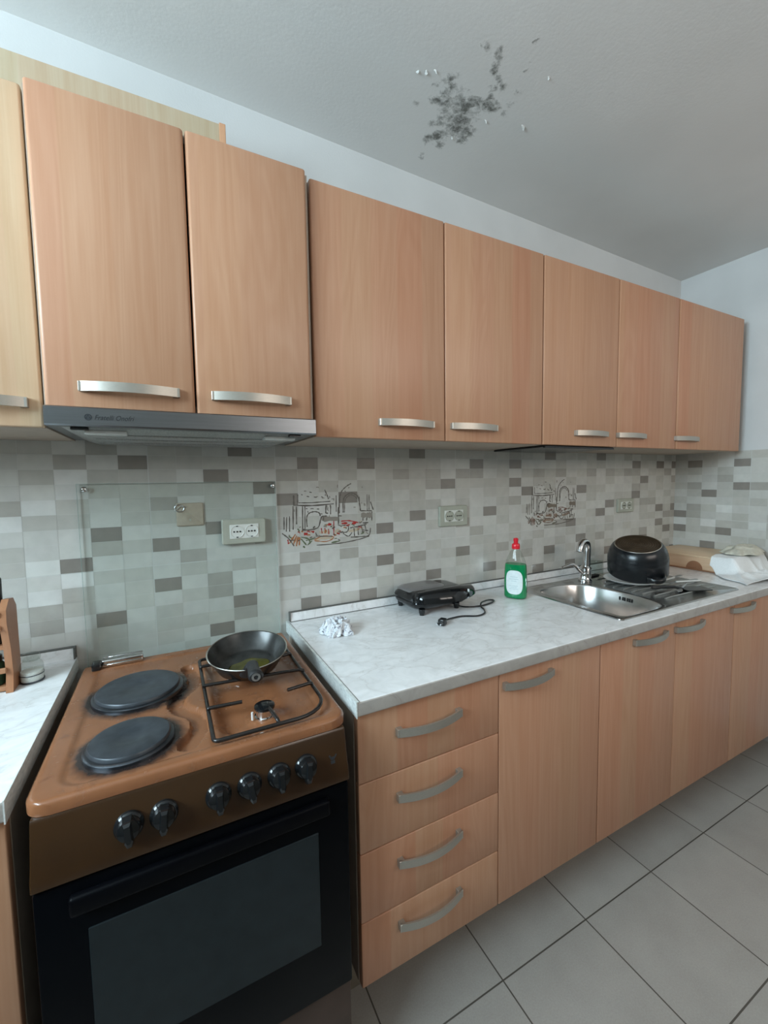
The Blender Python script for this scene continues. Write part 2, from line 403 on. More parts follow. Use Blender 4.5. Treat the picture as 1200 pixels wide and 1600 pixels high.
struct('added_fill_window', bm, M['white_china'])  # frame of the unseen opening added for the warm fill

# flakes of paint beside the mould
bm = BM()
for (x, y, l, w_, a) in ((.719, -.337, .010, .0035, .5), (.352, -.345, .006, .003, 1.2), (.33, -.335, .005, .002, 2.0), (.60, -.30, .006, .002, .4), (.545, -.20, .005, .002, 1.0), (.372, -.36, .005, .002, .2), (.66, -.49, .004, .002, .7)):
    z = cz(x)
    pts = [(l*math.cos(b), w_*math.sin(b)*(1+.5*math.sin(3*b))) for b in [2*PI*i/9 for i in range(9)]]
    ro = [(x+p*math.cos(a)-q_*math.sin(a), y+p*math.sin(a)+q_*math.cos(a)) for p, q_ in pts]
    loft(bm, [[(p, q_, z) for p, q_ in ro], [(p, q_, z-.0015-.004*max(0, (p-x)/l)) for p, q_ in ro]])
finish('paint_flakes', bm, M['flake'], ceil, 0)

# ------------------------------------------------------------------ mosaic tiling
TW, TA, ZJ = .3581, -.3759, 1.0876
CW, RH = TW/5, .03952
SH = {'W': (.66, .655, .62), 'l': (.575, .565, .525), 'm': (.505, .49, .445), 'M': (.41, .39, .35), 'D': (.265, .24, .212)}
# rows run from the top row down; nine rows stand above the wide joint
TI = {
 -1: ['mmlMl', 'llMlD', 'lmWmm', 'llWmm', 'MWmlm', 'Wmmlm', 'lllDl', 'mllMm', 'mWDll', 'llWmm', 'lWmlm', 'mMmlm', 'lMWDl', 'mllml', 'lmlml', 'lmmll'],
 0: ['mmlDl', 'mmmmm', 'mlDll', 'mmmmD', 'MlmlW', 'mmmlm', 'lmDlm', 'DllWm', 'lMlll', 'lmlml', 'DlMWl', 'lmMll', 'mllDl', 'mmmMl', 'mlDll', 'lmlml'],
 1: ['mmmmM', 'lDmmD', 'MMlml', 'mlmlm', 'DllDm', 'mlllm', 'mmlmm', 'lmllm', 'lllml', 'lMlMl', 'Mlllm', 'lmDlm', 'mllWl', 'lDlmD', 'lllml', 'mlmll'],
 2: ['mmDmm', 'mmmml', 'mMmMl', 'mmmMD', 'mlmll', 'mmmml', 'lmDll', 'Dllml', 'lMlll', 'lmlml', 'DlMlm', 'lMmll', 'mllDl', 'mlmll', 'lmlll', 'llmll'],
 3: ['mmmmM', 'lDmmD', 'MMlml', 'mmmmD', 'mlmml', 'mllmM', 'mlDml', 'Mllml', 'lMllm', 'lmmlm', 'DlmMl', 'mlmlm', 'llDml', 'mlmlD', 'lmlml', 'lllml'],
 4: ['mmDmm', 'lllml', 'mMmMl', 'lmmlm', 'Dlmll', 'lllll', 'mlmlm', 'llmll', 'llmMD', 'lmllm', 'mllml', 'MlDlm', 'llmll', 'mDllD', 'lmlml', 'lllml'],
 5: ['mmDml', 'lmmll', 'mMlMm', 'lmlml', 'Dmmll', 'lmllm', 'mllDm', 'lmDlm', 'mllml', 'lmlml', 'DmMll', 'lmlml', 'lmlDl', 'mlmll', 'lmlml', 'llmll'],
 6: ['mlmml', 'lDmlD', 'MMlmm', 'lmDlm', 'lMmlm', 'mDlml', 'lmMMl', 'mlmlD', 'llmml', 'mlllD', 'lmMlm', 'lmDlm', 'mlmll', 'mDlmD', 'lmlml', 'lllml'],
 7: ['mlmml', 'lDmlD', 'Mllmm', 'lMlml', 'lmmlm', 'mllml', 'lmlml', 'mDmlD', 'MMmml', 'mllll', 'DmMlm', 'lmDlm', 'mlmll', 'mDlmD', 'lmlml', 'lllml'],
}
TR = {0: ['mlmlm', 'lDmlD', 'mmlml', 'lllMl', 'mMlmD', 'lmDmm', 'mlllm', 'lMmWl', 'DMllm', 'WmWmm', 'DmmDl', 'mlllm', 'llDmm', 'mmlml', 'lmlml', 'lllml'],
      1: ['mlmml', 'lmmlD', 'llWlm', 'lmlml', 'Mlmlm', 'lmllD', 'mlWlm', 'llmml', 'lmlml', 'Wmlml', 'lmDlm', 'mlmlm', 'llmlm', 'lmlml', 'mlmlm', 'lllml']}
def tiling(name, parent, mapper, tiles, limit):
    bm = BM(); lay = bm.loops.layers.float_color.new('print')
    back = BM()
    rnd = random.Random(3)
    for ti, rows in tiles:
        for ri, row in enumerate(rows):
            z1 = ZJ+(9-ri)*RH; z0 = z1-RH
            gz1 = .0013 if ri in (0, 9) else .0003; gz0 = .0013 if ri == 8 else .0003
            for ci, ch in enumerate(row):
                u0 = ti*TW+ci*CW; u1 = u0+CW
                g0 = .0013 if ci == 0 else .0003; g1 = .0013 if ci == 4 else .0003
                a, b = u0+g0, min(u1-g1, limit)
                if a >= b: continue
                vs = [bm.verts.new(mapper(p, .007, z)) for p, z in ((a, z0+gz0), (b, z0+gz0), (b, z1-gz1), (a, z1-gz1))]
                f_ = bm.faces.new(vs)
                k = 1+rnd.uniform(-.05, .05); c_ = SH[ch]
                for lp in f_.loops: lp[lay] = (c_[0]*k, c_[1]*k*rnd.uniform(.99, 1.01), c_[2]*k, 1)
    me_o = finish(name, bm, M['mosaic'], parent, 0)
    return me_o
minx = -.3759-2*TW
def tb(): return [(k, TI[k]) for k in sorted(TI)]
bt = tiling('mosaic_tiles', wall_back, lambda u, d, z: (TA+u, -d, z), tb()+[(-2, TI[1]), (-3, TI[2]), (-4, TI[3])], XR-TA-.007)
bm = BM(); box(bm, XL, XR, -.0066, 0, .46, 1.4445); finish('tile_grout', bm, M['grout'], wall_back, 0)
rt = tiling('mosaic_tiles', wall_right, lambda u, d, z: (XR-d, -u, z), [(0, TR[0]), (1, TR[1]), (2, TI[2]), (3, TI[3])], 1.6)
bm = BM(); box(bm, XR-.0066, XR, -1.6, -.0066, .46, 1.4445); finish('tile_grout', bm, M['grout'], wall_right, 0)

ART = [('g',2,[(261,226),(244,217),(226,201),(218,182),(215,154),(214,123)]),('g',2.5,[(229,125),(230,166),(239,183),(257,192),(274,189),(288,175),(292,154),(295,128)]),('g',1.2,[(234,125),(236,163),(244,178),(258,186),(272,182),(282,171)]),('g',1.5,[(322,186),(322,127)]),('g',1.5,[(330,185),(329,130)]),('g',2,[(295,128),(340,126)]),('g',2.5,[(335,159),(346,129)]),('g',3,[(52,158),(117,154),(195,157)]),('g',1.5,[(71,165),(117,164),(182,166)]),('g',2,[(52,155),(50,77)]),('g',2,[(63,154),(62,94)]),('g',2,[(84,153),(82,68)]),('g',4,[(55,191),(55,158)]),('g',2,[(98,83),(97,113),(105,128),(123,133),(140,129),(145,117)]),('g',2,[(163,206),(170,190),(176,174)]),('g',1.5,[(204,186),(203,129)]),('g',2.5,[(167,156),(165,128),(173,126)]),('g',1.5,[(183,154),(182,121)]),('g',3.5,[(211,145),(210,85)]),('g',1.5,[(69,193),(68,163)]),('g',1.5,[(92,153),(90,68)]),('g',2,[(21,120),(20,79)]),('g',1.5,[(30,120),(27,72)]),('g',1.5,[(39,122),(38,71)]),('g',1.5,[(304,121),(304,92)]),('g',2,[(322,120),(318,91)]),('g',2,[(340,123),(339,90)]),('g',1.2,[(99,186),(108,184)]),('g',1.2,[(124,183),(134,181)]),('g',1.2,[(109,200),(117,198)]),('g',1.2,[(81,193),(85,190)]),('g',1.2,[(150,183),(156,181)]),('g',1.2,[(95,145),(101,144)]),('g',1.2,[(133,142),(142,141)]),('g',1.2,[(250,210),(254,213)]),('g',1.2,[(236,201),(240,198)]),('s',14,[(148,107),(210,104)]),('s',16,[(297,112),(340,110)]),('c',9,[(140,61),(179,61)]),('c',14,[(196,60),(216,59)]),('c',8,[(123,36),(152,41),(189,38)]),('c',8,[(247,57),(303,66)]),('r',7,[(172,87),(184,86)]),('r',7,[(86,60),(99,59)]),('r',5,[(110,66),(122,64)]),('r',5,[(222,87),(244,87)]),('r',6,[(261,85),(277,85)]),('r',2,[(193,98),(192,48)]),('r',2,[(220,95),(251,95),(286,86)]),('r',1.5,[(147,76),(150,57)]),('r',1.5,[(160,75),(161,56)]),('r',1.5,[(173,71),(174,52)]),('o',3.5,[(57,61),(36,32)]),('o',3.5,[(61,56),(48,25)]),('o',3.5,[(66,53),(59,21)]),('o',3.5,[(71,51),(69,23)]),('r',2,[(31,45),(33,30)]),('v',3,[(76,44),(94,21)]),('v',3,[(92,37),(127,43)]),('v',3,[(97,21),(114,35)]),('v',4,[(182,22),(212,26)]),('v',4,[(82,19),(88,13)]),('v',3,[(65,79),(71,69)]),('v',3,[(76,50),(101,42),(107,26)]),('g',2,[(254,69),(318,78)]),('g',2,[(256,36),(299,35),(327,38),(333,64)]),('g',1.5,[(296,76),(303,49)]),('g',1.5,[(310,78),(317,52)]),('g',1.5,[(268,68),(270,39)]),('g',1.5,[(282,70),(285,41)]),('g',3,[(303,84),(325,84)]),('g',2,[(13,67),(34,48),(51,22)]),('o',1.5,[(120,36),(153,48),(192,41),(165,28),(123,34)]),('g',1.5,[(129,18),(212,18),(281,25),(327,34)]),('g',2,[(227,80),(247,76),(243,57),(226,55)]),('g',2,[(80,73),(134,77),(148,113),(168,116)]),('g',1.5,[(226,52),(246,40),(260,52)]),('g',1.5,[(127,62),(136,49),(185,45)])]

_r = random.Random(11)
for _i in range(110):
    _x = _r.uniform(25, 320); _z = _r.uniform(22, 88) if _i < 80 else _r.uniform(90, 215)
    if _i >= 80: _x = _r.choice([_r.uniform(45, 150), _r.uniform(265, 318), _r.uniform(150, 215)])
    _a = _r.uniform(-.6, .6) if _i < 80 else _r.choice([0, 1.57, 1.5]); _l = _r.uniform(4, 15) if _i < 80 else _r.uniform(3, 12)
    if _i < 80 and (_x < 60 and _z > 60 or _z < 30+abs(_x-170)*.04): continue
    ART.append((_r.choice('gggsscvro' if _i < 80 else 'gs'), _r.uniform(1, 3.2) if _i < 80 else 1, [(_x, _z), (_x+_l*math.cos(_a)*.5, _z+_l*math.sin(_a)*.5+1), (_x+_l*math.cos(_a), _z+_l*math.sin(_a))]))
INK = {'g': (.13, .115, .10), 's': (.26, .235, .20), 'c': (.52, .44, .33), 'r': (.42, .035, .03), 'o': (.42, .17, .07), 'v': (.14, .17, .10)}
def art_mesh(brown):
    bm = BM(); lay = bm.loops.layers.float_color.new('print'); n_ = 0
    for key, wd, pts in ART:
        c_ = INK[key]
        if brown: c_ = {'g': (.12, .10, .08), 's': (.20, .16, .12), 'c': (.30, .22, .16), 'r': (.19, .10, .075), 'o': (.20, .11, .075), 'v': (.13, .12, .08)}[key]
        P = smoothpath([(x/1000, 0, z/1000) for x, z in pts], 4) if len(pts) > 1 else pts
        n_ += 1; d = -.0073-.00001*n_; w2 = (wd*1.15+1.3)/2000
        vs = []
        for i, p in enumerate(P):
            t_ = (P[min(i+1, len(P)-1)]-P[max(i-1, 0)]).normalized(); nx = Vector((-t_.z, 0, t_.x))
            j = w2*(1+.35*math.sin(i*2.3+n_))
            if wd >= 3: j *= math.sin(PI*(i+.6)/(len(P)+.2))**.5
            vs.append((bm.verts.new((p.x+nx.x*j, d, p.z+nx.z*j)), bm.verts.new((p.x-nx.x*j, d, p.z-nx.z*j))))
        for a, b in zip(vs, vs[1:]):
            f_ = bm.faces.new((a[0], a[1], b[1], b[0]))
            for lp in f_.loops: lp[lay] = (*c_, 1)
    return bm
for k, br in ((1, False), (4, True)):
    o = finish('printed_picture', art_mesh(br), M['ink'], None, 0)
    o.parent = wall_back; o.location = (TA+k*TW+(.002 if k == 1 else .012), 0, ZJ)
    o['label'] = 'red and green still life print' if k == 1 else 'brown still life print'

# ------------------------------------------------------------------ cabinets
def handle_mesh():
    # bow handle 18 cm long, flat strip, arching out of the door (towards -y)
    bm = BM(); L, H, T = .18, .019, .0042; n = 22
    outer, inner = [], []
    for i in range(n+1):
        s = i/n; x = -L/2+L*s
        e = 1-(2*s-1)**2
        y = -(.0105+.0185*e)
        outer.append((x, y)); inner.append((x*(1-.012), y+T))
    pts = outer+inner[::-1]
    loft(bm, [[(x, y, -H/2) for x, y in pts], [(x, y, H/2) for x, y in pts]], True, True)
    for sx in (-1, 1):
        x1 = sx*L/2; x0 = sx*(L/2-.014)
        box(bm, min(x0, x1), max(x0, x1), -.0125, .0006, -H/2, H/2, .0008, 1)
    me = bpy.data.meshes.new('handle'); bmesh.ops.recalc_face_normals(bm, faces=bm.faces); bm.to_mesh(me); bm.free()
    me.materials.append(M['nickel'])
    for p in me.polygons: p.use_smooth = True
    me.set_sharp_from_angle(angle=math.radians(35)); return me
HM = handle_mesh()
def handle(parent, x, y, z):
    o = bpy.data.objects.new('handle', HM); COL.objects.link(o); o.parent = parent; o.location = Vector((x, y, z))-OFF[parent]; return o
def door(par, x0, x1, z0, z1, y, hx=None, hz=None, name='door', mat=None, th=.018, ve=.005):
    bm = BM()
    r = rrect(x0, x1, y, y+th, (.001, .001, ve, ve), 0, 4)
    e = .0022
    def ring(z, d):
        cx, cy = (x0+x1)/2, y+th/2
        return [(cx+(px-cx)*(1-2*d/(x1-x0)), cy+(py-cy)*(1-2*d/th), z) for px, py, _ in r]
    loft(bm, [ring(z0, e), ring(z0+e*.4, e*.3), ring(z0+e, 0), ring(z1-e, 0), ring(z1-e*.4, e*.3), ring(z1, e)])
    d = finish(name, bm, mat or M['wood'], par, 35)
    if hx is not None: handle(d, hx, y, hz)
    return d
def carcass(par, x0, x1, y0, y1, z0, z1, mat=None, bottom=None):
    bm = BM(); T = .017
    box(bm, x0, x0+T, y0, y1, z0, z1); box(bm, x1-T, x1, y0, y1, z0, z1)
    box(bm, x0+T, x1-T, y0, y1, z0, z0+T); box(bm, x0+T, x1-T, y0, y1, z1-T, z1); box(bm, x0+T, x1-T, y1-.006, y1, z0+T, z1-T)
    return finish('carcass', bm, mat or M['carcass'], par, 0)
YB = -.0076
UZ0, UZ1, UY = 1.4388, 2.0712, -.330
def upper(x0, x1, splits, handles, label, name='wall_cabinet', z0=UZ0, z1=UZ1, y=UY, mats=None, top=UZ1):
    t_ = thing(name, label, 'cabinet', ((x0+x1)/2, -.17, z0), 'beech wall cabinets in a row')
    carcass(t_, x0+.0005, x1-.0005, y+.0195, YB-.0015, z0, z1)
    xs = [x0]+splits+[x1]
    for i in range(len(xs)-1):
        door(t_, xs[i]+.0012, xs[i+1]-.0012, z0, z1, y, handles[i], 1.4840, mat=(mats or M['wood']))
    return t_
upper(-1.14, -.5385, [], [-.650], 'pale beech wall cabinet cut by the left picture edge, left of the range hood', mats=M['wood_pale'])
upper(.0145, .8282, [.4208], [.285, .5285], 'wide two-door beech wall cabinet, the first right of the range hood')
upper(.8290, 1.6335, [1.2314], [1.078, 1.317], 'two-door beech wall cabinet above the sink, black tray below')
upper(1.6345, 2.1824, [], [1.7095], 'single-door beech wall cabinet, rightmost, next to the white side wall')
# hood cabinet, a little deeper
hc = thing('hood_cabinet', 'two-door beech wall cabinet sitting on the steel range hood', 'cabinet', (-.265, -.17, 1.4775))
carcass(hc, -.5365, .0085, -.331, YB-.0015, 1.4790, 2.073)
door(hc, -.5321, -.2665, 1.4785, 2.073, -.350, -.3865, 1.5185, ve=.007)
door(hc, -.2630, .0000, 1.4785, 2.073, -.350, -.143, 1.5185, ve=.007)

# tall wooden box on top of the cabinets
bx = thing('wooden_box', 'pale wooden box standing on top of the left wall cabinets', 'box', (-.6, -.08, 2.074))
bm = BM(); box(bm, -1.10, -.166, -.146, -.012, 2.074, 2.262); finish('panel', bm, M['wood_top'], bx, 0)
bm = BM(); box(bm, -.1655, -.150, -.150, -.012, 2.074, 2.264, .001, 1); finish('side_board', bm, M['wood_edge'], bx, 0, 'redder end board')

# black drip tray under the sink wall cabinet
bm = BM(); box(bm, .850, 1.226, -.322, -.060, 1.4305, 1.4375, .002, 1)
box(bm, .850, 1.226, -.324, -.312, 1.4285, 1.4345, .001, 1)
tag(finish('drip_tray', bm, M['black'], None, 30), 'thin black drip tray under the wall cabinet over the sink', 'tray')

# range hood
rh = thing('range_hood', 'slim stainless steel range hood with dark script lettering above the cooker', 'range hood', (-.265, -.2, 1.4363))
bm = BM()
x0, x1 = -.5315, .0022
loft(bm, [[(x0, -.369, 1.439), (x1, -.369, 1.439), (x1, -.05, 1.439), (x0, -.05, 1.439)], [(x0, -.372, 1.442), (x1, -.372, 1.442), (x1, -.05, 1.442), (x0, -.05, 1.442)],
  [(x0, -.371, 1.4745), (x1, -.371, 1.4745), (x1, -.05, 1.4745), (x0, -.05, 1.4745)], [(x0, -.368, 1.4768), (x1, -.368, 1.4768), (x1, -.05, 1.4768), (x0, -.05, 1.4768)]])
finish('front_panel', bm, M['hood'], rh, 25)
bm = BM()
loft(bm, [[(-.51, -.35, 1.4388), (-.02, -.35, 1.4388), (-.02, -.012, 1.4388), (-.51, -.012, 1.4388)], [(-.485, -.31, 1.4305), (-.045, -.31, 1.4305), (-.045, -.02, 1.4305), (-.485, -.02, 1.4305)]])
for k in range(3): box(bm, -.47, -.06, -.30+.09*k, -.235+.09*k, 1.4275, 1.4308, .001, 1)
finish('grease_filter', bm, M['filter'], rh, 25)
for xa in (-.475, -.115):
    bm = BM(); box(bm, xa, xa+.075, -.335, -.300, 1.4265, 1.4375, .003, 2); finish('lamp_lens', bm, M['lens'], rh, 30)
for xa in (-.495, -.06):
    bm = BM(); box(bm, xa, xa+.03, -.352, -.342, 1.4335, 1.4390, .001, 1); finish('catch', bm, M['black'], rh, 30)
def text(body, parent, loc, size, mat, rot=(PI/2, 0, 0), shear=.35, xs=1, name='lettering'):
    cu = bpy.data.curves.new(name, 'FONT'); cu.body = body; cu.size = size; cu.shear = shear; cu.extrude = .0002; cu.align_x = 'LEFT'; cu.align_y = 'CENTER'
    tmp = bpy.data.objects.new('tmp', cu); COL.objects.link(tmp)
    dg = bpy.context.evaluated_depsgraph_get(); me = bpy.data.meshes.new_from_object(tmp.evaluated_get(dg)); bpy.data.objects.remove(tmp)
    me.materials.clear(); me.materials.append(mat)
    o = bpy.data.objects.new(name, me); COL.objects.link(o); o.parent = parent; o.location = Vector(loc)-OFF[parent]; o.rotation_euler = rot; o.scale = (xs, 1, 1); return o
text('Fratelli Onofri', rh, (-.452, -.3722, 1.4565), .0138, M['print_dark'], xs=.84)
bm = BM()
n = 28; Rr = .0063
for rr0, rr1 in ((.0063, .0042),):
    A = [(-.4615+rr0*math.cos(2*PI*i/n), 1.4568+rr0*math.sin(2*PI*i/n)) for i in range(n)]; B = [(-.4615+rr1*math.cos(2*PI*i/n), 1.4568+rr1*math.sin(2*PI*i/n)) for i in range(n)]
    va = [bm.verts.new((x, -.3723, z)) for x, z in A]; vb = [bm.verts.new((x, -.3723, z)) for x, z in B]
    for i in range(n): bm.faces.new((va[i], va[(i+1) % n], vb[(i+1) % n], vb[i]))
for tri in (((-.0046, -.0030), (.0046, -.0030), (.0046, -.0012), (-.0046, -.0012)), ((-.0040, -.0014), (-.0022, -.0014), (.0008, .0040), (-.0006, .0046)), ((.0040, -.0014), (.0022, -.0014), (-.0008, .0040), (.0006, .0046))):
    bm.faces.new([bm.verts.new((-.4615+a, -.3724-.0001*i, 1.4568+b)) for i, (a, b) in enumerate([(p[0], p[1]) for p in tri])])
finish('round_emblem', bm, M['print_dark'], rh, 0)

# base cabinets
LZ0, LZ1, LY, LT = .181, .8225, -.5817, .018
def base_unit(x0, x1, fronts, label, hand=None, name='base_cabinet', low=False):
    t_ = thing(name, label, 'cabinet', ((x0+x1)/2, -.3, .0), 'beech base cabinets under the worktops')
    T = .017; bm = BM(); ytop = LY+LT+.0015
    box(bm, x0+.0005, x0+T, ytop, -.02, LZ0, .8235); box(bm, x1-T, x1-.0005, ytop, -.02, LZ0, .8235); box(bm, x0+T, x1-T, ytop, -.02, LZ0, LZ0+T); box(bm, x0+T, x1-T, -.026, -.02, LZ0+T, .8235)
    box(bm, x0+T, x1-T, ytop, ytop+.05, .806, .8235)
    finish('carcass', bm, M['carcass'], t_, 0)
    for (a, b, z0, z1, hx, hz, nm) in fronts:
        door(t_, a, b, z0, z1, LY, hx, hz, name=nm, ve=.0025)
    bm = BM(); box(bm, x0+.0005, x1-.0005, -.44, -.424, 0.001, LZ0-.001); finish('plinth', bm, M['plinth'], t_, 0)
    return t_
zs = [.1815, .3375, .5010, .6635, LZ1]
fr = []
for i, hz in enumerate((.290, .4455, .605, .7592)):
    fr.append((.0072, .4042, zs[i]+.0009, zs[i+1]-.0009, .190, hz, 'drawer'))
base_unit(.0055, .4050, fr[::-1], 'beech cabinet of four drawers right beside the brown cooker', name='drawer_cabinet')
base_unit(.4055, .8060, [(.4062, .8048, LZ0+.001, LZ1, .507, .7875, 'door')], 'narrow single-door beech base cabinet right of the four drawers')
base_unit(.8065, 1.6025, [(.8078, 1.2045, LZ0+.001, LZ1, 1.053, .796, 'door'), (1.2058, 1.6012, LZ0+.001, LZ1, 1.282, .796, 'door')], 'two-door beech base cabinet beneath the steel sink', name='sink_cabinet')
base_unit(1.6030, 2.230, [(1.6042, 2.229, LZ0+.001, LZ1, 1.658, .804, 'door')], 'last beech base cabinet, cut by the right picture edge')
base_unit(-1.15, -.570, [(-1.149, -.5712, LZ0+.001, LZ1, -1.05, .7875, 'door')], 'beech base cabinet at the left picture edge beneath the left worktop')

# worktops
def slab(parent, x0, x1, hole=None):
    y0, y1, z0, z1 = -.5966, -.0085, .8256, .86
    bm = BM()
    if hole:
        xs = [x0, hole[0], hole[1], x1]; ys = [y0, hole[2], hole[3], y1]
    else: xs = [x0, x1]; ys = [y0, y1]
    for i in range(len(xs)-1):
        for j in range(len(ys)-1):
            if hole and i == 1 and j == 1: continue
            bm.faces.new([bm.verts.new((a, b, z1)) for a, b in ((xs[i], ys[j]), (xs[i+1], ys[j]), (xs[i+1], ys[j+1]), (xs[i], ys[j+1]))])
    bmesh.ops.remove_doubles(bm, verts=bm.verts, dist=1e-5)
    r = bmesh.ops.extrude_face_region(bm, geom=bm.faces[:]); vs = [g for g in r['geom'] if isinstance(g, bmesh.types.BMVert)]
    bmesh.ops.translate(bm, verts=vs, vec=(0, 0, z0-z1))
    bm.normal_update()
    es = [e for e in bm.edges if all(abs(v_.co.y-y0) < 1e-5 for v_ in e.verts) and abs(e.verts[0].co.z-e.verts[1].co.z) < 1e-5]
    bmesh.ops.bevel(bm, geom=es, offset=.005, segments=4, affect='EDGES', profile=.5)
    o = finish('slab', bm, [M['marble'], M['nosing']], parent, 25)
    for p in o.data.polygons:
        if p.normal.y < -.6 and p.center.y+OFF[o].y < -.59: p.material_index = 1
    return o
wt = thing('worktop', 'long pale marbled worktop with the steel sink set in', 'worktop', (1.1, -.3, .8256))
slab(wt, .0025, 2.241, (.965, 1.685, -.535, -.115))
bm = BM(); box(bm, .0, .0020, -.5972, -.0085, .8245, .8612); box(bm, .002, .006, -.5972, -.0085, .8602, .8612); finish('edge_strip', bm, M['alu'], wt, 0, 'scratched aluminium edge strip')
bm = BM(); box(bm, .0060, .0076, -.5960, -.028, .8600, .8609); finish('strip_joint', bm, M['seal'], wt, 0, 'dark joint line')
bm = BM()
loft(bm, [[(.012, y_, z_) for y_, z_ in ((-.0085, .8604), (-.027, .8604), (-.021, .889), (-.0085, .889))], [(2.225, y_, z_) for y_, z_ in ((-.0085, .8604), (-.027, .8604), (-.021, .889), (-.0085, .889))]])
finish('upstand', bm, M['marble'], wt, 0)
bm = BM(); box(bm, .012, 2.225, -.0215, -.0085, .889, .8915, .0005, 1); box(bm, .012, 2.225, -.0285, -.0272, .8602, .8622); box(bm, .010, .0122, -.0275, -.0085, .8604, .8915)
finish('upstand_seal', bm, M['seal'], wt, 0, 'dark grey sealing lines')
wl = thing('worktop', 'short pale marbled worktop left of the cooker, jar standing on it', 'worktop', (-.85, -.3, .8256))
slab(wl, -1.15, -.5685)
bm = BM(); box(bm, -.5680, -.5660, -.5972, -.0085, .8245, .8612); finish('edge_strip', bm, M['alu'], wl, 0, 'scratched aluminium edge strip')
bm = BM()
loft(bm, [[(-1.15, y_, z_) for y_, z_ in ((-.0085, .8604), (-.027, .8604), (-.021, .889), (-.0085, .889))], [(-.572, y_, z_) for y_, z_ in ((-.0085, .8604), (-.027, .8604), (-.021, .889), (-.0085, .889))]])
finish('upstand', bm, M['marble'], wl, 0)
bm = BM(); box(bm, -1.15, -.572, -.0215, -.0085, .889, .8915); box(bm, -.572, -.568, -.0275, -.0085, .8604, .8915); finish('upstand_seal', bm, M['seal'], wl, 0, 'dark grey sealing lines')

# glass splash panel behind the cooker
gp = thing('glass_panel', 'clear glass splash panel screwed to the tiles behind the cooker', 'glass panel', (-.28, -.015, .80))
bm = BM(); box(bm, -.5432, -.0232, -.0175, -.0135, .80, 1.3262); finish('pane', bm, M['glass'], gp, 0)
bm = BM(); box(bm, -.5434, -.5430, -.0177, -.0133, .80, 1.3262); box(bm, -.0234, -.0230, -.0177, -.0133, .80, 1.3262); box(bm, -.5434, -.0230, -.0177, -.0133, 1.3258, 1.3264)
finish('pane_edge', bm, M['glass_edge'], gp, 0)
for x in (-.5265, -.031):
    bm = BM(); vs = lathe(bm, [(.0075, 0), (.0075, .003), (.006, .0055), (.003, .0068)], 20); xform(bm, vs, Matrix.Translation((x, -.0176, 1.3115)) @ Matrix.Rotation(PI/2, 4, 'X'))
    vs = lathe(bm, [(.004, 0), (.004, .0062)], 12); xform(bm, vs, Matrix.Translation((x, -.0073, 1.3115)) @ Matrix.Rotation(PI/2, 4, 'X'))
    finish('screw', bm, M['chrome'], gp, 40)

# sockets
def ydisc(bm, x, y, z, prof, n=28):
    vs = lathe(bm, prof, n); xform(bm, vs, Matrix.Translation((x, y, z)) @ Matrix.Rotation(PI/2, 4, 'X'))
def socket(x, z, w_, h, label, wide=True):
    s = thing('double_socket', label, 'socket', (x, -.0075, z-h/2), 'double wall sockets on the tiles')
    yf = -.0178 if wide else -.0176
    y0 = -.0176 if x < 0 else -.0076
    bm = BM()
    def rr(dx, dz, y_): return [(x+px, y_, z+pz) for px, pz, _ in rrect(-w_/2+dx, w_/2-dx, -h/2+dz, h/2-dz, .006)]
    loft(bm, [rr(0, 0, y0), rr(0, 0, y0-.006), rr(.003, .003, y0-.0095)]); fo = finish('frame', bm, M['grey_plastic'], s, 35)
    iw, ih = w_*.66, h*.56
    bm = BM(); box(bm, x-iw/2, x+iw/2, y0-.0112, y0-.008, z-ih/2, z+ih/2, .001, 1)
    finish('insert', bm, M['white_plastic'], s, 30)
    for sx in (-1, 1):
        cx = x+sx*iw*.25; R_ = ih*.46
        bm = BM(); ydisc(bm, cx, y0-.0110, z, [(R_, 0), (R_, .0022), (R_*.93, .0026), (R_*.88, .0009), (R_*.3, .0009)]); o_ = finish('outlet', bm, M['grey_plastic'] if x > 0 else M['white_plastic'], s, 35)
        bm = BM()
        for dx in (-.45, 0, .45): ydisc(bm, cx+dx*R_, y0-.0118, z, [(.0026, 0), (.0026, .0014)], 10)
        for dz in (-1, 1): box(bm, cx-.003, cx+.003, y0-.0132, y0-.0118, z+dz*R_*.86-.0018, z+dz*R_*.86+.0018)
        finish('holes', bm, M['hole'], o_, 30)
    return s
socket(-.1237, 1.1725, .131, .078, 'grey double wall socket behind the cooker, leftmost of three')
socket(.683, 1.1765, .137, .082, 'grey double wall socket above the black sandwich maker')
socket(1.786, 1.1725, .132, .070, 'double wall socket near the corner, above the upturned pot')
cp = thing('cover_plate', 'small beige blank cover plate with a wire loop behind the cooker', 'cover plate', (-.2735, -.0075, 1.20))
bm = BM()
def rr(d, y_): return [(-.2735+px, y_, 1.2315+pz) for px, pz, _ in rrect(-.037+d, .037-d, -.034+d, .034-d, .004)]
loft(bm, [rr(0, -.0076), rr(0, -.011), rr(.002, -.0128)]); finish('cover', bm, M['beige_plastic'], cp, 35)
bm = BM(); tube(bm, [(-.3015+.0125*math.cos(a), -.0148, 1.251+.0105*math.sin(a)) for a in [2*PI*i/20 for i in range(21)]], .0011, 6); tube(bm, [(-.309, -.0148, 1.246), (-.297, -.0148, 1.256), (-.282, -.0148, 1.254)], .0009, 6)
finish('wire_loop', bm, M['steel'], cp, 40)
bm = BM(); box(bm, -.276, -.271, -.0138, -.0126, 1.212, 1.218); box(bm, -.283, -.264, -.0134, -.0126, 1.2325, 1.2335); finish('marks', bm, M['grey_plastic'], cp, 0)

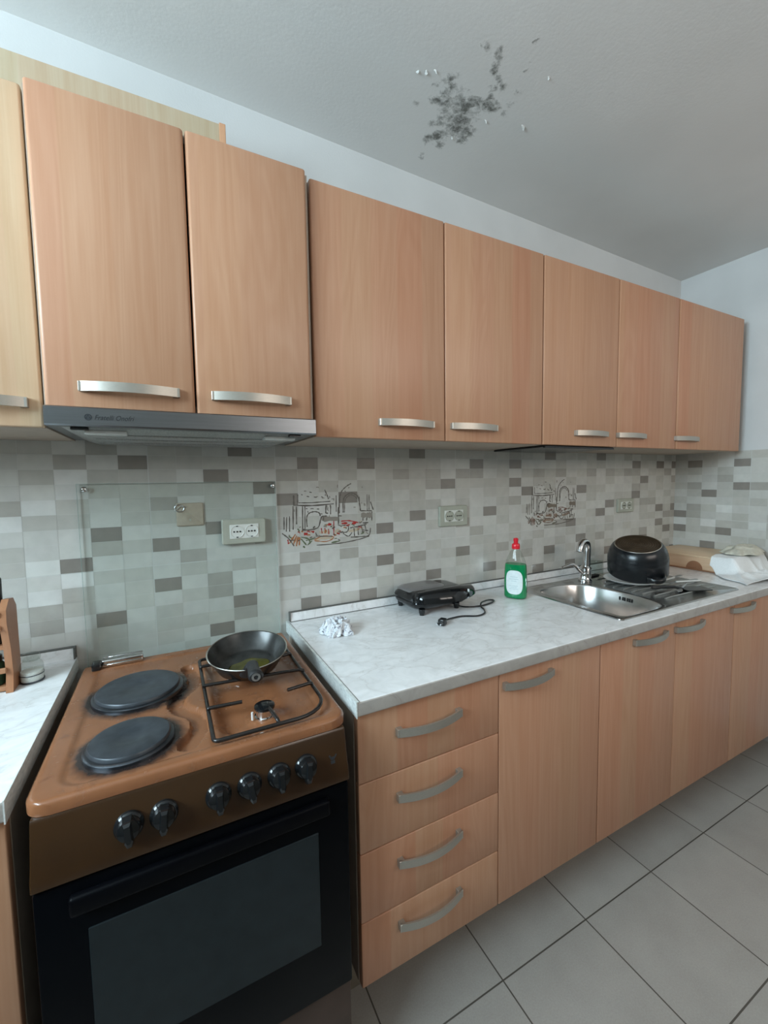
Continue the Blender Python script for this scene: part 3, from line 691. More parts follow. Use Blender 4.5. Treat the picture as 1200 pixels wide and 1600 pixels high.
# ------------------------------------------------------------------ cooker
ck = thing('cooker', 'brown enamel cooker with two electric plates and two gas burners', 'cooker', (-.2855, -.34, 0))
X0, X1, YF_, YB_ = -.5450, -.0255, -.6140, -.0780
bm = BM()
NX, NY = 130, 140
SP = smoothpath([(-.302, -.205, 0), (-.290, -.265, 0), (-.302, -.315, 0), (-.334, -.365, 0), (-.325, -.415, 0), (-.298, -.455, 0), (-.296, -.510, 0), (-.318, -.555, 0)], 5)
def sm(a, b, x):
    t_ = min(1, max(0, (x-a)/(b-a))); return t_*t_*(3-2*t_)
def rrd(x, y, x0, x1, y0, y1, r):
    cx, cy, hx, hy = (x0+x1)/2, (y0+y1)/2, (x1-x0)/2-r, (y1-y0)/2-r
    dx, dy = abs(x-cx)-hx, abs(y-cy)-hy
    return math.hypot(max(dx, 0), max(dy, 0))+min(max(dx, dy), 0)-r
def hobz(x, y):
    z = 0
    # raised rounded rim round the tray
    d = rrd(x, y, -.505, -.044, -.588, -.105, .035)
    z -= .0035*(1-sm(-.006, .006, d))
    dg = rrd(x, y, -.262, -.052, -.576, -.175, .05)
    z -= .0075*(1-sm(-.016, .004, dg))
    ds = min((Vector((x, y, 0))-p).length for p in SP)
    z -= .011*(1-sm(.0145, .0195, ds))
    for (cx, cy) in ((-.172, -.525), (-.185, -.315)):
        z += .006*(1-sm(.018, .042, math.hypot(x-cx, y-cy)))
    for (cx, cy, r) in ((-.409, -.290, .096), (-.412, -.507, .079)):
        z += .0022*(1-sm(r, r+.012, math.hypot(x-cx, y-cy)))
    return z
rc = .034
grid = []
for j in range(NY+1):
    y = YF_+(YB_-YF_)*j/NY; row = []
    ins = 0
    if y < YF_+rc: dd = YF_+rc-y; ins = rc-math.sqrt(max(0, rc*rc-dd*dd))
    for i in range(NX+1):
        x = (X0+ins)+(X1-X0-2*ins)*i/NX
        edge_d = min(x-(X0+ins), (X1-ins)-x, (y-YF_)*1.0)
        e_ = max(0, 1-edge_d/.008)
        row.append(bm.verts.new((x, y, .850+hobz(x, y)-.006*e_*e_)))
    grid.append(row)
for j in range(NY):
    for i in range(NX): bm.faces.new((grid[j][i], grid[j][i+1], grid[j+1][i+1], grid[j+1][i]))
loop = grid[0][:]+[grid[j][NX] for j in range(1, NY+1)]+grid[NY][::-1][1:]+[grid[j][0] for j in range(NY-1, 0, -1)]
low = [bm.verts.new((v_.co.x, v_.co.y, .829)) for v_ in loop]
for i in range(len(loop)): bm.faces.new((loop[i], low[i], low[(i+1) % len(loop)], loop[(i+1) % len(loop)]))
finish('hob_top', bm, M['enamel'], ck, 50)
# body
bm = BM(); box(bm, -.531, -.0385, -.585, -.082, .045, .828, .003, 1); finish('body', bm, M['enamel_side'], ck, 0)
# control panel
bm = BM()
prof = [(-.600, .8285), (-.6135, .8285), (-.6165, .824), (-.6290, .768), (-.6365, .7475), (-.6375, .733), (-.634, .7295), (-.600, .7295)]
loft(bm, [[(-.5345, y_, z_) for y_, z_ in prof], [(-.5325, y_-.001, z_) for y_, z_ in prof], [(-.0375, y_-.001, z_) for y_, z_ in prof], [(-.0355, y_, z_) for y_, z_ in prof]])
finish('control_panel', bm, M['enamel_panel'], ck, 25)
TILT = Matrix.Rotation(-math.radians(12.6), 4, 'X')
for i, (x, ang) in enumerate(((-.4095, 5), (-.3600, -4), (-.2760, 0), (-.2240, 8), (-.1710, 0), (-.1200, -6))):
    zc_ = .7815; yc_ = -.6255
    R_ = Matrix.Translation((x, yc_, zc_)) @ TILT @ Matrix.Rotation(PI/2, 4, 'X')
    bm = BM(); vs = lathe(bm, [(.0215, 0), (.0215, .005), (.0205, .008), (.0175, .010), (.0165, .020), (.0150, .0235), (.009, .0255), (.002, .026)], 36); xform(bm, vs, R_)
    kn = finish('knob', bm, M['gloss_black'], ck, 40)
    bm = BM()
    rings = []
    for (z_, k) in ((.006, 1.05), (.022, 1.0), (.030, .85), (.033, .6)):
        rings.append([(px*k, py*k, z_) for px, py in ((-.0062, .017), (.0062, .017), (.0070, -.016), (.0035, -.0245), (-.0035, -.0245), (-.0070, -.016))])
    vs = loft(bm, rings); xform(bm, vs, R_ @ Matrix.Rotation(math.radians(ang), 4, 'Z')); finish('grip', bm, M['gloss_black'], kn, 25)
# small print next to the last knob
bm = BM()
R_ = Matrix.Translation((-.066, -.6268, .779)) @ TILT
vs = []
for (a, b, c_, d) in ((-.0045, .0045, -.010, -.004), (-.004, .003, -.003, .003)): vs += box(bm, a, b, -.0008, .0004, c_, d)
vs2 = box(bm, .001, .004, -.0008, .0004, 0, .010); xform(bm, vs2, Matrix.Rotation(.7, 4, 'Y')); vs3 = box(bm, -.004, -.001, -.0008, .0004, 0, .009); xform(bm, vs3, Matrix.Rotation(-.5, 4, 'Y'))
xform(bm, bm.verts[:], R_); finish('spark_symbol', bm, M['print_dark'], ck, 0)
# oven door
bm = BM(); box(bm, -.5340, -.0370, -.6350, -.587, .2930, .7275, .004, 2)
od = finish('oven_door', bm, M['oven_glass'], ck, 30)
bm = BM(); box(bm, -.4700, -.1010, -.6366, -.6340, .408, .6450, .0015, 1); finish('window', bm, M['oven_window'], od, 25, 'grey-blue glass window')
bm = BM(); box(bm, -.490, -.080, -.650, -.634, .6800, .7120, .006, 3); finish('handle', bm, M['oven_handle'], od, 30)
bm = BM()
tube(bm, [(-.40, -.6372, .525), (-.118, -.6372, .545)], .0006, 6); finish('scratch_line', bm, M['steel'], od, 30) if False else bm.free()
bm = BM(); box(bm, -.5330, -.0380, -.6280, -.586, .0550, .2870, .004, 2); finish('drawer', bm, M['drawer_front'], ck, 30, 'grey-brown drawer front')
for x in (-.50, -.07):
    for y in (-.55, -.12):
        bm = BM(); lathe(bm, [(.018, 0), (.018, .01), (.012, .014), (.012, .046)], 20, (x, y, .0005)); finish('foot', bm, M['black'], ck, 30)
# electric plates
for (x, y, r, lab) in ((-.409, -.290, .0855, 'larger electric plate'), (-.412, -.505, .0675, 'smaller electric plate')):
    bm = BM(); lathe(bm, [(r+.006, .847), (r+.006, .8535), (r+.003, .8560), (r-.003, .8565)], 64, (x, y, 0)); rg = finish('plate_ring', bm, M['ring'], ck, 40)
    bm = BM(); lathe(bm, [(r-.001, .850), (r-.001, .8605), (r-.003, .8630), (r-.007, .8636), (r*.35, .8632), (r*.30, .8618), (r*.02, .8618)], 64, (x, y, 0)); o = finish('hot_plate', bm, M['castiron'], ck, 40, lab)
# gas burners
for (x, y, r) in ((-.174, -.525, .0205), (-.186, -.315, .027)):
    bm = BM(); lathe(bm, [(r*1.0, .842), (r*1.0, .848), (r*.86, .849), (r*.82, .860), (r*.88, .862), (r*.5, .863)], 32, (x, y, 0)); bb = finish('burner', bm, M['chrome'], ck, 40)
    bm = BM(); lathe(bm, [(r*.98, .8625), (r*1.02, .8645), (r*.98, .8680), (r*.80, .8700), (r*.25, .8705)], 32, (x, y, 0)); finish('burner_cap', bm, M['gloss_black'], bb, 40)
    bm = BM(); lathe(bm, [(.0022, .846), (.0022, .862)], 10, (x-r*1.25, y-.006, 0)); finish('spark_plug', bm, M['white_china'], bb, 40)
# wire pan support
bm = BM(); zw = .8590; rw = .0040
out = [(x, y, zw) for x, y, _ in rrect(-.277, -.057, -.593, -.198, (.025, .012, .010, .065), 0, 6)]
out.append(out[0]); out.append(out[1])
tube(bm, out, rw, 10, False)
zt_ = .8665
def finger(pts): tube(bm, smoothpath(pts, 3), rw*.95, 8)
finger([(-.277, -.480, zw), (-.277, -.480, zt_-.001), (-.268, -.481, zt_), (-.212, -.487, zt_)])
finger([(-.277, -.372, zw), (-.277, -.372, zt_-.001), (-.268, -.373, zt_), (-.170, -.385, zt_), (-.066, -.399, zt_), (-.057, -.400, zw)])
finger([(-.277, -.262, zw), (-.276, -.262, zt_-.001), (-.268, -.262, zt_), (-.225, -.264, zt_)])
finger([(-.057, -.476, zw), (-.060, -.477, zt_-.001), (-.068, -.478, zt_), (-.116, -.484, zt_)])
finger([(-.160, -.593, zw), (-.162, -.588, zt_-.001), (-.163, -.580, zt_), (-.168, -.535, zt_)])
finger([(-.180, -.198, zw), (-.180, -.202, zt_-.001), (-.181, -.21, zt_), (-.184, -.275, zt_)])
finger([(-.057, -.29, zw), (-.060, -.291, zt_-.001), (-.068, -.292, zt_), (-.135, -.305, zt_)])
finish('pan_support', bm, M['wire'], ck, 50)
# lid hinge at the back
bm = BM()
A = Vector((-.500, -.083, .861)); B = Vector((-.410, -.099, .866))
box(bm, -.502, -.408, -.100, -.086, .851, .868, .004, 3); box(bm, -.500, -.410, -.104, -.098, .851, .858, .001, 1); box(bm, -.500, -.410, -.086, -.080, .868, .872, .001, 1)
finish('lid_hinge', bm, M['chrome'], ck, 40, 'chrome lid hinge')
bm = BM(); box(bm, -.522, -.5025, -.118, -.088, .850, .868, .003, 2); finish('hinge_cap', bm, M['black'], ck, 30)

# ------------------------------------------------------------------ frying pan with oil
pan = thing('frying_pan', 'black frying pan with a little oil on the rear gas burner', 'frying pan', (-.172, -.318, .869), rot=(math.radians(8), math.radians(0), math.radians(-8)), local=True)
# vertical wall clearance: pan stands on the wire support
bm = BM(); lathe(bm, [(.002, .0), (.064, .0), (.071, .004), (.0925, .041), (.0940, .044), (.0915, .0445), (.0892, .041), (.068, .0065), (.062, .0035), (.001, .0035)], 64, cap0=False, cap1=False)
finish('pan_body', bm, M['pan_in'], pan, 45)
bm = BM(); lathe(bm, [(.0937, .0436), (.0951, .0450), (.0937, .0462), (.0917, .0450), (.0937, .0436)], 64, cap0=False, cap1=False); finish('rim', bm, M['rim'], pan, 60, 'bare metal rim')
bm = BM()
import mathutils
ol = []
for i in range(48):
    a = 2*PI*i/48; r = .040*(1+.12*math.sin(2*a+.6)+.07*math.sin(5*a)); ol.append((.002+r*math.cos(a)*1.1, -.010+r*math.sin(a)*.9))
loft(bm, [[(x, y, .0034) for x, y in ol], [(.006+(x-.006)*.97, -.012+(y+.012)*.97, .0046) for x, y in ol]]); finish('oil', bm, M['oil'], pan, 40, 'yellow-green oil')
bm = BM()
PW = (Matrix.Translation(pan.location) @ pan.rotation_euler.to_matrix().to_4x4()).inverted()
HP = smoothpath([(-.004, -.088, .032)]+[PW @ Vector(p) for p in ((-.180, -.425, .914), (-.184, -.462, .925), (-.189, -.510, .935), (-.193, -.552, .943))], 5)
rings = []
for i, p in enumerate(HP):
    s = i/(len(HP)-1); wx = .0165-.004*math.sin(PI*s)-.001*s; wz = .0105+.0035*s
    if i == len(HP)-1: wx *= .7; wz *= .7
    rings.append([(p.x+wx*math.cos(2*PI*k/16), p.y, p.z+wz*math.sin(2*PI*k/16)) for k in range(16)])
loft(bm, rings); finish('handle', bm, M['blackmatt'], pan, 50)
bm = BM(); e_ = HP[-1]
vs = lathe(bm, [(.0085, 0), (.0085, .0025), (.0045, .003), (.0042, .0005)], 24); xform(bm, vs, Matrix.Translation((e_.x, e_.y+.0010, e_.z)) @ Matrix.Rotation(math.radians(90), 4, 'X')); finish('hanging_ring', bm, M['steel'], pan, 40, 'grey ring at the handle end')

# ------------------------------------------------------------------ crumpled cloths
from mathutils import noise as mnoise
def crumple(name, cx, cy, z0, rx, ry, h, seed, mat, fold=9, n=70, pw=2.0, shape=.18, ridge=.6, jit=.006):
    bm = BM(); g = {}
    for j in range(n+1):
        for i in range(n+1):
            u = 2*i/n-1; v_ = 2*j/n-1
            # square to disc
            x = u*math.sqrt(1-v_*v_/2); y = v_*math.sqrt(1-u*u/2)
            r = math.hypot(x, y); a = math.atan2(y, x)
            k = 1+shape*math.sin(3*a+seed)+shape*.7*math.sin(5*a+seed*2.1)+shape*.5*math.sin(9*a+seed*.7)
            q = Vector((x*fold*.33, y*fold*.33, seed))
            rid = 1-abs(mnoise.noise(q))*2.2; rid2 = 1-abs(mnoise.noise(q*2.1+Vector((5, 0, 0))))*2
            env = max(0, 1-r**pw)
            z = h*env*(1-ridge+ridge*rid)+h*.22*rid2*env**.5*ridge
            jx = mnoise.noise(q*1.4+Vector((9, 2, 0)))*jit; jy = mnoise.noise(q*1.4+Vector((1, 7, 3)))*jit
            lip = .0025+max(0, mnoise.noise(Vector((a*2.2, seed, 0))))*.010*(r**6)
            g[i, j] = bm.verts.new((cx+x*rx*k+jx, cy+y*ry*k+jy, z0+max(z, 0)+lip))
    for j in range(n):
        for i in range(n): bm.faces.new((g[i, j], g[i+1, j], g[i+1, j+1], g[i, j+1]))
    r_ = bmesh.ops.extrude_face_region(bm, geom=bm.faces[:]); vs = [q_ for q_ in r_['geom'] if isinstance(q_, bmesh.types.BMVert)]
    for v_ in vs: v_.co.z = max(z0+.0004, v_.co.z-.0022)
    return finish(name, bm, mat, None, 60)
tag(crumple('cleaning_cloth', .112, -.190, .8604, .046, .046, .040, 6.1, M['cloth'], 9, 90, 5.0, .10, .62, .014), 'small crumpled white cloth with dark print left of the sandwich maker', 'cloth')

# ------------------------------------------------------------------ sandwich maker
sm_ = thing('sandwich_maker', 'black and grey electric sandwich maker on the worktop', 'sandwich maker', (.512, -.108, .8602), rot=(0, 0, math.radians(3)), local=True)
def shell(name, x0, x1, y0, y1, prof, mat, parent, r=.045, k=7, lab=None):
    bm = BM(); cx, cy = (x0+x1)/2, (y0+y1)/2; hx, hy = (x1-x0)/2, (y1-y0)/2
    base = rrect(x0, x1, y0, y1, r, 0, k)
    loft(bm, [[(cx+(px-cx)*(1-i_/hx)+ox, cy+(py-cy)*(1-i_/hy)+oy, z_) for px, py, _ in base] for (z_, i_, ox, oy) in prof])
    return finish(name, bm, mat, parent, 50, lab)
shell('lower_body', -.122, .122, -.088, .088, [(.018, .022, 0, 0), (.020, .012, 0, 0), (.030, .003, 0, 0), (.040, 0, 0, 0), (.044, .002, 0, 0)], M['gloss_black'], sm_)
up = shell('upper_body', -.124, .124, -.090, .090, [(.0455, .003, 0, 0), (.050, 0, 0, 0), (.058, .003, 0, 0), (.068, .012, 0, 0), (.074, .026, 0, 0), (.0765, .045, 0, 0)], M['gloss_black'], sm_)
shell('top_plate', -.112, .060, -.046, .086, [(.060, .002, 0, 0), (.070, .003, 0, 0), (.0765, .012, 0, 0), (.0795, .028, 0, 0)], M['grey_top'], sm_, .035, 6, 'grey metallic top plate')
# front handle band, thick at the right with a finger gap
bm = BM()
rings = []
N_ = 26
for i in range(N_+1):
    s = i/N_; x = -.118+.262*s
    y = -.052-.048*math.sin(PI*min(1, s*.80+.10))+.010*s
    w_ = .034+.020*math.sin(PI*s); top = .056+.034*math.sin(PI*(s*.62+.22)); bot = .047
    if i in (0, N_): w_ *= .4; top = .058
    rings.append([(x, y-w_*math.cos(a)*.75+.0, bot+(top-bot)*max(0, math.sin(a))) if 0 <= a <= PI else (x, y-w_*math.cos(a)*.75, bot-.002*math.sin(a)) for a in [PI*k/9 for k in range(10)]]+[(x, y+w_*.5, bot), (x, y-w_*.5, bot)])
loft(bm, rings); finish('lid_handle', bm, M['gloss_black'], up, 50)
bm = BM(); rings = []
for i in range(15):
    s = i/14; x = .028+.112*s; y = -.078+.022*s; w_ = .024*math.sin(PI*(.15+.7*s)); 
    rings.append([(x, y-w_*math.cos(a), .040-.014*math.sin(a)*(1 if math.sin(a) > 0 else .3)) for a in [2*PI*k/12 for k in range(12)]])
loft(bm, rings); finish('base_handle', bm, M['gloss_black'], sm_, 50)
for (x, y) in ((-.092, -.070), (.060, -.070), (-.092, .066), (.090, .066)):
    bm = BM(); lathe(bm, [(.0085, 0), (.0085, .004), (.0105, .008), (.011, .021)], 20, (x, y, .0002)); finish('foot', bm, M['black'], sm_, 40)
bm = BM(); box(bm, .068, .0705, -.128, -.120, .070, .080, .0008, 1); finish('indicator', bm, M['white_china'], up, 30, 'white indicator line')
bm = BM(); zc = .0032
W = [(.575, -.150, .872), (.588, -.182, .866), (.620, -.200, .8636), (.665, -.209, .8636), (.715, -.200, .864), (.744, -.183, .8640), (.742, -.174, .8645), (.715, -.180, .869), (.670, -.200, .872), (.650, -.220, .8655), (.640, -.248, .8636), (.615, -.280, .8636), (.575, -.290, .8636), (.530, -.268, .8636), (.490, -.268, .8640), (.455, -.282, .868), (.444, -.290, .872)]
loc = sm_.matrix_basis.copy(); 
Mi = (Matrix.Translation(sm_.location) @ Matrix.Rotation(math.radians(3), 4, 'Z')).inverted()
tube(bm, smoothpath([Mi @ Vector(p) for p in W], 6), .0030, 8); cd = finish('power_cord', bm, M['black'], sm_, 60)
bm = BM()
vs = box(bm, -.014, .014, -.011, .011, .0004, .021, .004, 2); 
vs = bm.verts[:]; 
box(bm, .014, .022, -.006, .006, .004, .016, .002, 1)
xform(bm, bm.verts[:], Mi @ Matrix.Translation((.428, -.298, .8602)) @ Matrix.Rotation(.55, 4, 'Z')); pg = finish('plug', bm, M['black'], cd, 35)
bm = BM()
for dy in (-.0085, .0085): tube(bm, [(-.013, dy*.75, .011), (-.030, dy*.75, .011)], .0022, 8)
xform(bm, bm.verts[:], Mi @ Matrix.Translation((.428, -.298, .8602)) @ Matrix.Rotation(.55, 4, 'Z')); finish('plug_pins', bm, M['steel'], cd, 40)

# ------------------------------------------------------------------ washing-up liquid
bt_ = thing('soap_bottle', 'clear bottle of green washing-up liquid with red cap', 'bottle', (.851, -.185, .8604), rot=(0, 0, math.radians(-58)), local=True)
def ell(bm, prof, n=40, p=2.5, **k):
    rings = []
    for a_, b_, z_ in prof:
        ring = []
        for i in range(n):
            t_ = 2*PI*i/n; c_, s_ = math.cos(t_), math.sin(t_)
            ring.append((a_*math.copysign(abs(c_)**(2/p), c_), b_*math.copysign(abs(s_)**(2/p), s_), z_))
        rings.append(ring)
    return loft(bm, rings, **k)
OUT = [(.036, .022, 0), (.042, .027, .004), (.0435, .0285, .012), (.0435, .0285, .06), (.0425, .028, .100), (.0405, .0270, .128), (.0355, .0245, .146), (.028, .0205, .164), (.0195, .0165, .182), (.0135, .0135, .190), (.0125, .0125, .200)]
bm = BM(); ell(bm, OUT, cap1=False); finish('bottle_shell', bm, M['clear'], bt_, 60)
bm = BM(); ell(bm, [(a-.0012, b-.0012, z+.0015) for a, b, z in OUT[:6]]+[(.0385, .0255, .1335)]); finish('green_liquid', bm, M['green'], bt_, 50)
bm = BM(); lathe(bm, [(.0145, .192), (.0155, .194), (.0150, .208), (.0125, .212), (.0080, .213), (.0085, .222), (.0095, .224), (.0088, .232), (.004, .234)], 28); finish('cap', bm, M['red'], bt_, 40)
bm = BM()
NA, NZ = 18, 18; gg = {}
for j in range(NZ+1):
    for i in range(NA+1):
        u = 2*i/NA-1; v_ = 2*j/NZ-1
        x = u*math.sqrt(1-v_*v_/2)**1.0; z_ = v_*math.sqrt(1-u*u/2); f_ = (abs(u)**4+abs(v_)**4)**.25
        k_ = max(abs(u), abs(v_))/max(1e-6, (abs(u)**3.2+abs(v_)**3.2)**(1/3.2))
        px = u*k_*.031+.001; pz = .066+v_*k_*.046
        yy = .0285*(max(0, 1-(abs(px)/.0435)**2.5))**(1/2.5)
        gg[i, j] = bm.verts.new((px, -yy-.0009, pz))
for j in range(NZ):
    for i in range(NA): bm.faces.new((gg[i, j], gg[i+1, j], gg[i+1, j+1], gg[i, j+1]))
r_ = bmesh.ops.extrude_face_region(bm, geom=bm.faces[:]); vs = [q_ for q_ in r_['geom'] if isinstance(q_, bmesh.types.BMVert)]; bmesh.ops.translate(bm, verts=vs, vec=(0, .0006, 0))
lb = finish('label', bm, M['label'], bt_, 50)
bm = BM()
for (z_, w_) in ((.086, .014), (.078, .018), (.070, .010), (.052, .016), (.046, .012), (.040, .016)):
    yy = .0285*(1-(.018/.0435)**2.5)**(1/2.5)
    pts = []
    for s in range(9):
        px = -w_+2*w_*s/8; yy = .0285*(1-(abs(px)/.0435)**2.5)**(1/2.5); pts.append((px, -yy-.0011))
    va = [bm.verts.new((px, py, z_)) for px, py in pts]; vb = [bm.verts.new((px, py, z_+.0018)) for px, py in pts]
    for s in range(8): bm.faces.new((va[s], va[s+1], vb[s+1], vb[s]))
finish('faded_print', bm, M['label_print'], lb, 40)
# sponge behind the bottle
bm = BM(); box(bm, -.030, .030, -.012, .012, 0, .042, .006, 2); xform(bm, bm.verts[:], Matrix.Translation((.945, -.080, .8605)) @ Matrix.Rotation(.3, 4, 'Z'))
for v_ in bm.verts: v_.co += Vector((fbm(v_.co.x*90, v_.co.y*90), fbm(v_.co.y*90, v_.co.z*90, 3), 0))*.002
tag(finish('sponge', bm, M['sponge'], None, 40), 'dark green sponge half hidden behind the soap bottle', 'sponge')

# ------------------------------------------------------------------ sink
sk = thing('sink', 'stainless steel sink with one bowl and a drainboard set in the worktop', 'sink', (1.32, -.33, .8604))
NB = 72
bowl_path = smoothpath([(.988, -.190, 0), (1.02, -.160, 0), (1.12, -.152, 0), (1.205, -.175, 0), (1.248, -.235, 0), (1.262, -.330, 0), (1.252, -.440, 0), (1.225, -.515, 0), (1.185, -.537, 0), (1.08, -.540, 0), (1.005, -.537, 0), (.982, -.515, 0), (.978, -.42, 0), (.978, -.28, 0)], 6, True)
bcx, bcy = 1.115, -.345
def at_angle(path, a):
    best = None
    d = Vector((math.cos(a), math.sin(a), 0)); n_ = len(path)
    for i in range(n_):
        p, q = path[i]-Vector((bcx, bcy, 0)), path[(i+1) % n_]-Vector((bcx, bcy, 0))
        c1, c2 = d.x*p.y-d.y*p.x, d.x*q.y-d.y*q.x
        if c1*c2 <= 0 and c1 != c2:
            s = c1/(c1-c2); r = p+(q-p)*s
            if r.dot(d) > 0: return Vector((bcx, bcy, 0))+r
    return Vector((bcx, bcy, 0))+d*.1
outer = [Vector(p) for p in rrect(.9448, 1.7060, -.5560, -.098, .016, 0, 5)]
angs = sorted(set([math.atan2(p.y-bcy, p.x-bcx) for p in outer]+[math.radians(4*k-180) for k in range(90)]))
BO = [at_angle(bowl_path, a) for a in angs]; OU = [at_angle(outer, a) for a in angs]
def sc(P, k): return [(bcx+(p.x-bcx)*k, bcy+(p.y-bcy)*k) for p in P]
def inset(P, d):
    out = []
    for p in P:
        v_ = Vector((p.x-bcx, p.y-bcy)); L = v_.length; out.append((bcx+v_.x*(L-d)/L, bcy+v_.y*(L-d)/L))
    return out
bm = BM()
prof = []
prof.append([(p.x, p.y, .8604) for p in OU]); prof.append([(x, y, .8640) for x, y in inset(OU, .0010)]); prof.append([(x, y, .8652) for x, y in inset(OU, .005)]); prof.append([(x, y, .8630) for x, y in inset(OU, .012)])
prof.append([(p.x, p.y, .8630) for p in [Vector((x, y, 0)) for x, y in inset(BO, -.012)]])
prof.append([(x, y, .8640) for x, y in inset(BO, -.006)])
prof.append([(p.x, p.y, .8620) for p in BO])
prof.append([(x, y, .857) for x, y in inset(BO, .003)])
prof.append([(x, y, .760) for x, y in inset(BO, .012)])
prof.append([(x, y, .728) for x, y in inset(BO, .018)])
prof.append([(x, y, .714) for x, y in inset(BO, .030)])
prof.append([(x, y, .708) for x, y in inset(BO, .048)])
prof.append([(x, y, .705) for x, y in inset(BO, .085)])
loft(bm, prof, False, True)
finish('basin', bm, M['sink'], sk, 40)
bm = BM()
for k in range(9):
    y = -.165-.040*k
    xa = 1.30 if k > 1 else 1.36
    if k > 6: xa = 1.31
    tube(bm, [(xa, y, .8632), (xa+.03, y, .8648), (1.64, y, .8640), (1.665, y, .8630)], .0030, 8)
finish('drain_ridges', bm, M['sink'], sk, 60)
bm = BM(); lathe(bm, [(.044, .7035), (.044, .7075), (.040, .7085), (.030, .7050), (.010, .7050)], 32, (1.115, -.345, 0)); finish('drain', bm, M['chrome'], sk, 40)
bm = BM()
for k in range(3):
    box(bm, 1.2455, 1.2500, -.352-.020*k, -.345-.020*k, .834, .848, .001, 1)
finish('overflow_slots', bm, M['hole'], sk, 0)
# tap
fx, fy, fz = 1.302, -.150, .8642
tp = thing('mixer_tap', 'chrome mixer tap with a curved spout at the back of the sink', 'tap', (fx, fy, fz))
bm = BM(); lathe(bm, [(.029, 0), (.029, .005), (.026, .008), (.023, .012), (.0245, .050), (.0255, .058), (.018, .066)], 32, (fx, fy, fz)); finish('tap_body', bm, M['chrome'], tp, 40)
bm = BM()
SPT = smoothpath([(fx+.004, fy, fz+.050), (fx+.006, fy, fz+.10), (fx+.006, fy-.002, fz+.150), (fx-.006, fy-.006, fz+.172), (fx-.034, fy-.012, fz+.178), (fx-.058, fy-.018, fz+.164), (fx-.068, fy-.021, fz+.138)], 6)
tube(bm, SPT, [.0165-.0025*min(1, i/20) for i in range(len(SPT))], 16); finish('spout', bm, M['chrome'], tp, 60)
bm = BM()
LV = smoothpath([(fx-.012, fy-.004, fz+.030), (fx-.040, fy+.002, fz+.052), (fx-.062, fy+.008, fz+.074), (fx-.085, fy+.012, fz+.080), (fx-.135, fy+.016, fz+.070)], 5)
rings = []
for i, p in enumerate(LV):
    s = i/(len(LV)-1); wy, wz = .009*(1-.2*s), .007*(1-.35*s)
    rings.append([(p.x+wz*.5*math.sin(2*PI*k/12), p.y+wy*math.cos(2*PI*k/12), p.z+wz*math.sin(2*PI*k/12)) for k in range(12)])
loft(bm, rings); finish('lever', bm, M['chrome'], tp, 60)

# ------------------------------------------------------------------ drying things on the drainboard
pl = thing('plate', 'white plate lying under the upturned black pot', 'plate', (1.437, -.272, .8665))
bm = BM(); vs = lathe(bm, [(.060, .0002), (.075, .001), (.094, .010), (.106, .014), (.107, .016), (.093, .0125), (.074, .0035), (.02, .0028)], 48, (1.437, -.272, .8665)); finish('dish', bm, M['white_china'], pl, 40)
# pot: local z runs to the base (pot is upside down), leans towards the room
pot_dir = Vector((-.86, -.50, 0)).normalized()
axis = Vector((0, 0, 1)).cross(pot_dir)
RP = Matrix.Rotation(math.radians(18), 4, axis)
pt = thing('cooking_pot', 'black cooking pot upside down on the drainboard', 'pot', (1.503, -.258, .9085), rot=RP.to_euler(), local=True)
bm = BM()
lathe(bm, [(.104, .004), (.1165, .0), (.1185, .003), (.1175, .008), (.1180, .020), (.1180, .060), (.1165, .075), (.1150, .078), (.1145, .084), (.1095, .100), (.1000, .118), (.0930, .1255), (.0885, .1275), (.087, .1260), (.004, .1255)], 64, cap0=False)
lathe(bm, [(.104, .004), (.113, .02), (.113, .06), (.09, .112), (.004, .118)], 48, cap0=False)
finish('pot_body', bm, M['pot'], pt, 35)
bm = BM()
pr = [(.0865, .1260), (.0865, .1285)]
for k in range(9):
    r0 = .082-.0088*k; pr += [(r0, .1287), (r0-.002, .1278), (r0-.006, .1278), (r0-.0075, .1287)]
pr.append((.002, .1285)); lathe(bm, pr, 56, cap0=False); finish('pot_base', bm, M['pot_base'], pt, 25, 'brown ringed base')
bm = BM(); lathe(bm, [(.0868, .1270), (.0895, .1285), (.0882, .1300), (.0855, .1292)], 56, cap0=False, cap1=False); finish('base_ring', bm, M['rim'], pt, 50, 'bare metal ring')
for ang in (-112, 68):
    a = math.radians(ang); ca, sa = math.cos(a), math.sin(a); bm = BM(); rings = []
    for i in range(13):
        s = i/12; t_ = (s-.5)*1.3
        rr_ = .116+.028*math.sin(PI*s)
        rings.append([((rr_+.008*math.cos(b))*math.cos(a+t_*.52), (rr_+.008*math.cos(b))*math.sin(a+t_*.52), .020+.011*math.sin(b)) for b in [2*PI*k/10 for k in range(10)]])
    loft(bm, rings); finish('handle', bm, M['black'], pt, 50)
# drinking glass left of the pot
dg_ = thing('drinking_glass', 'clear drinking glass upside down behind the left of the pot', 'glass', (1.428, -.112, .8665))
bm = BM(); lathe(bm, [(.030, 0), (.0315, .001), (.0285, .070), (.027, .074), (.004, .0745)], 36, (1.428, -.112, .8665), cap0=False); lathe(bm, [(.0285, .001), (.026, .066), (.004, .068)], 36, (1.428, -.112, .8665), cap0=False)
finish('tumbler', bm, M['clear'], dg_, 50)
bm = BM(); box(bm, 1.372, 1.432, -.128, -.104, .8635, .8725, .003, 2); tag(finish('scouring_pad', bm, M['blackmatt'], None, 30), 'small dark pad lying between the tap and the glass', 'scouring pad')
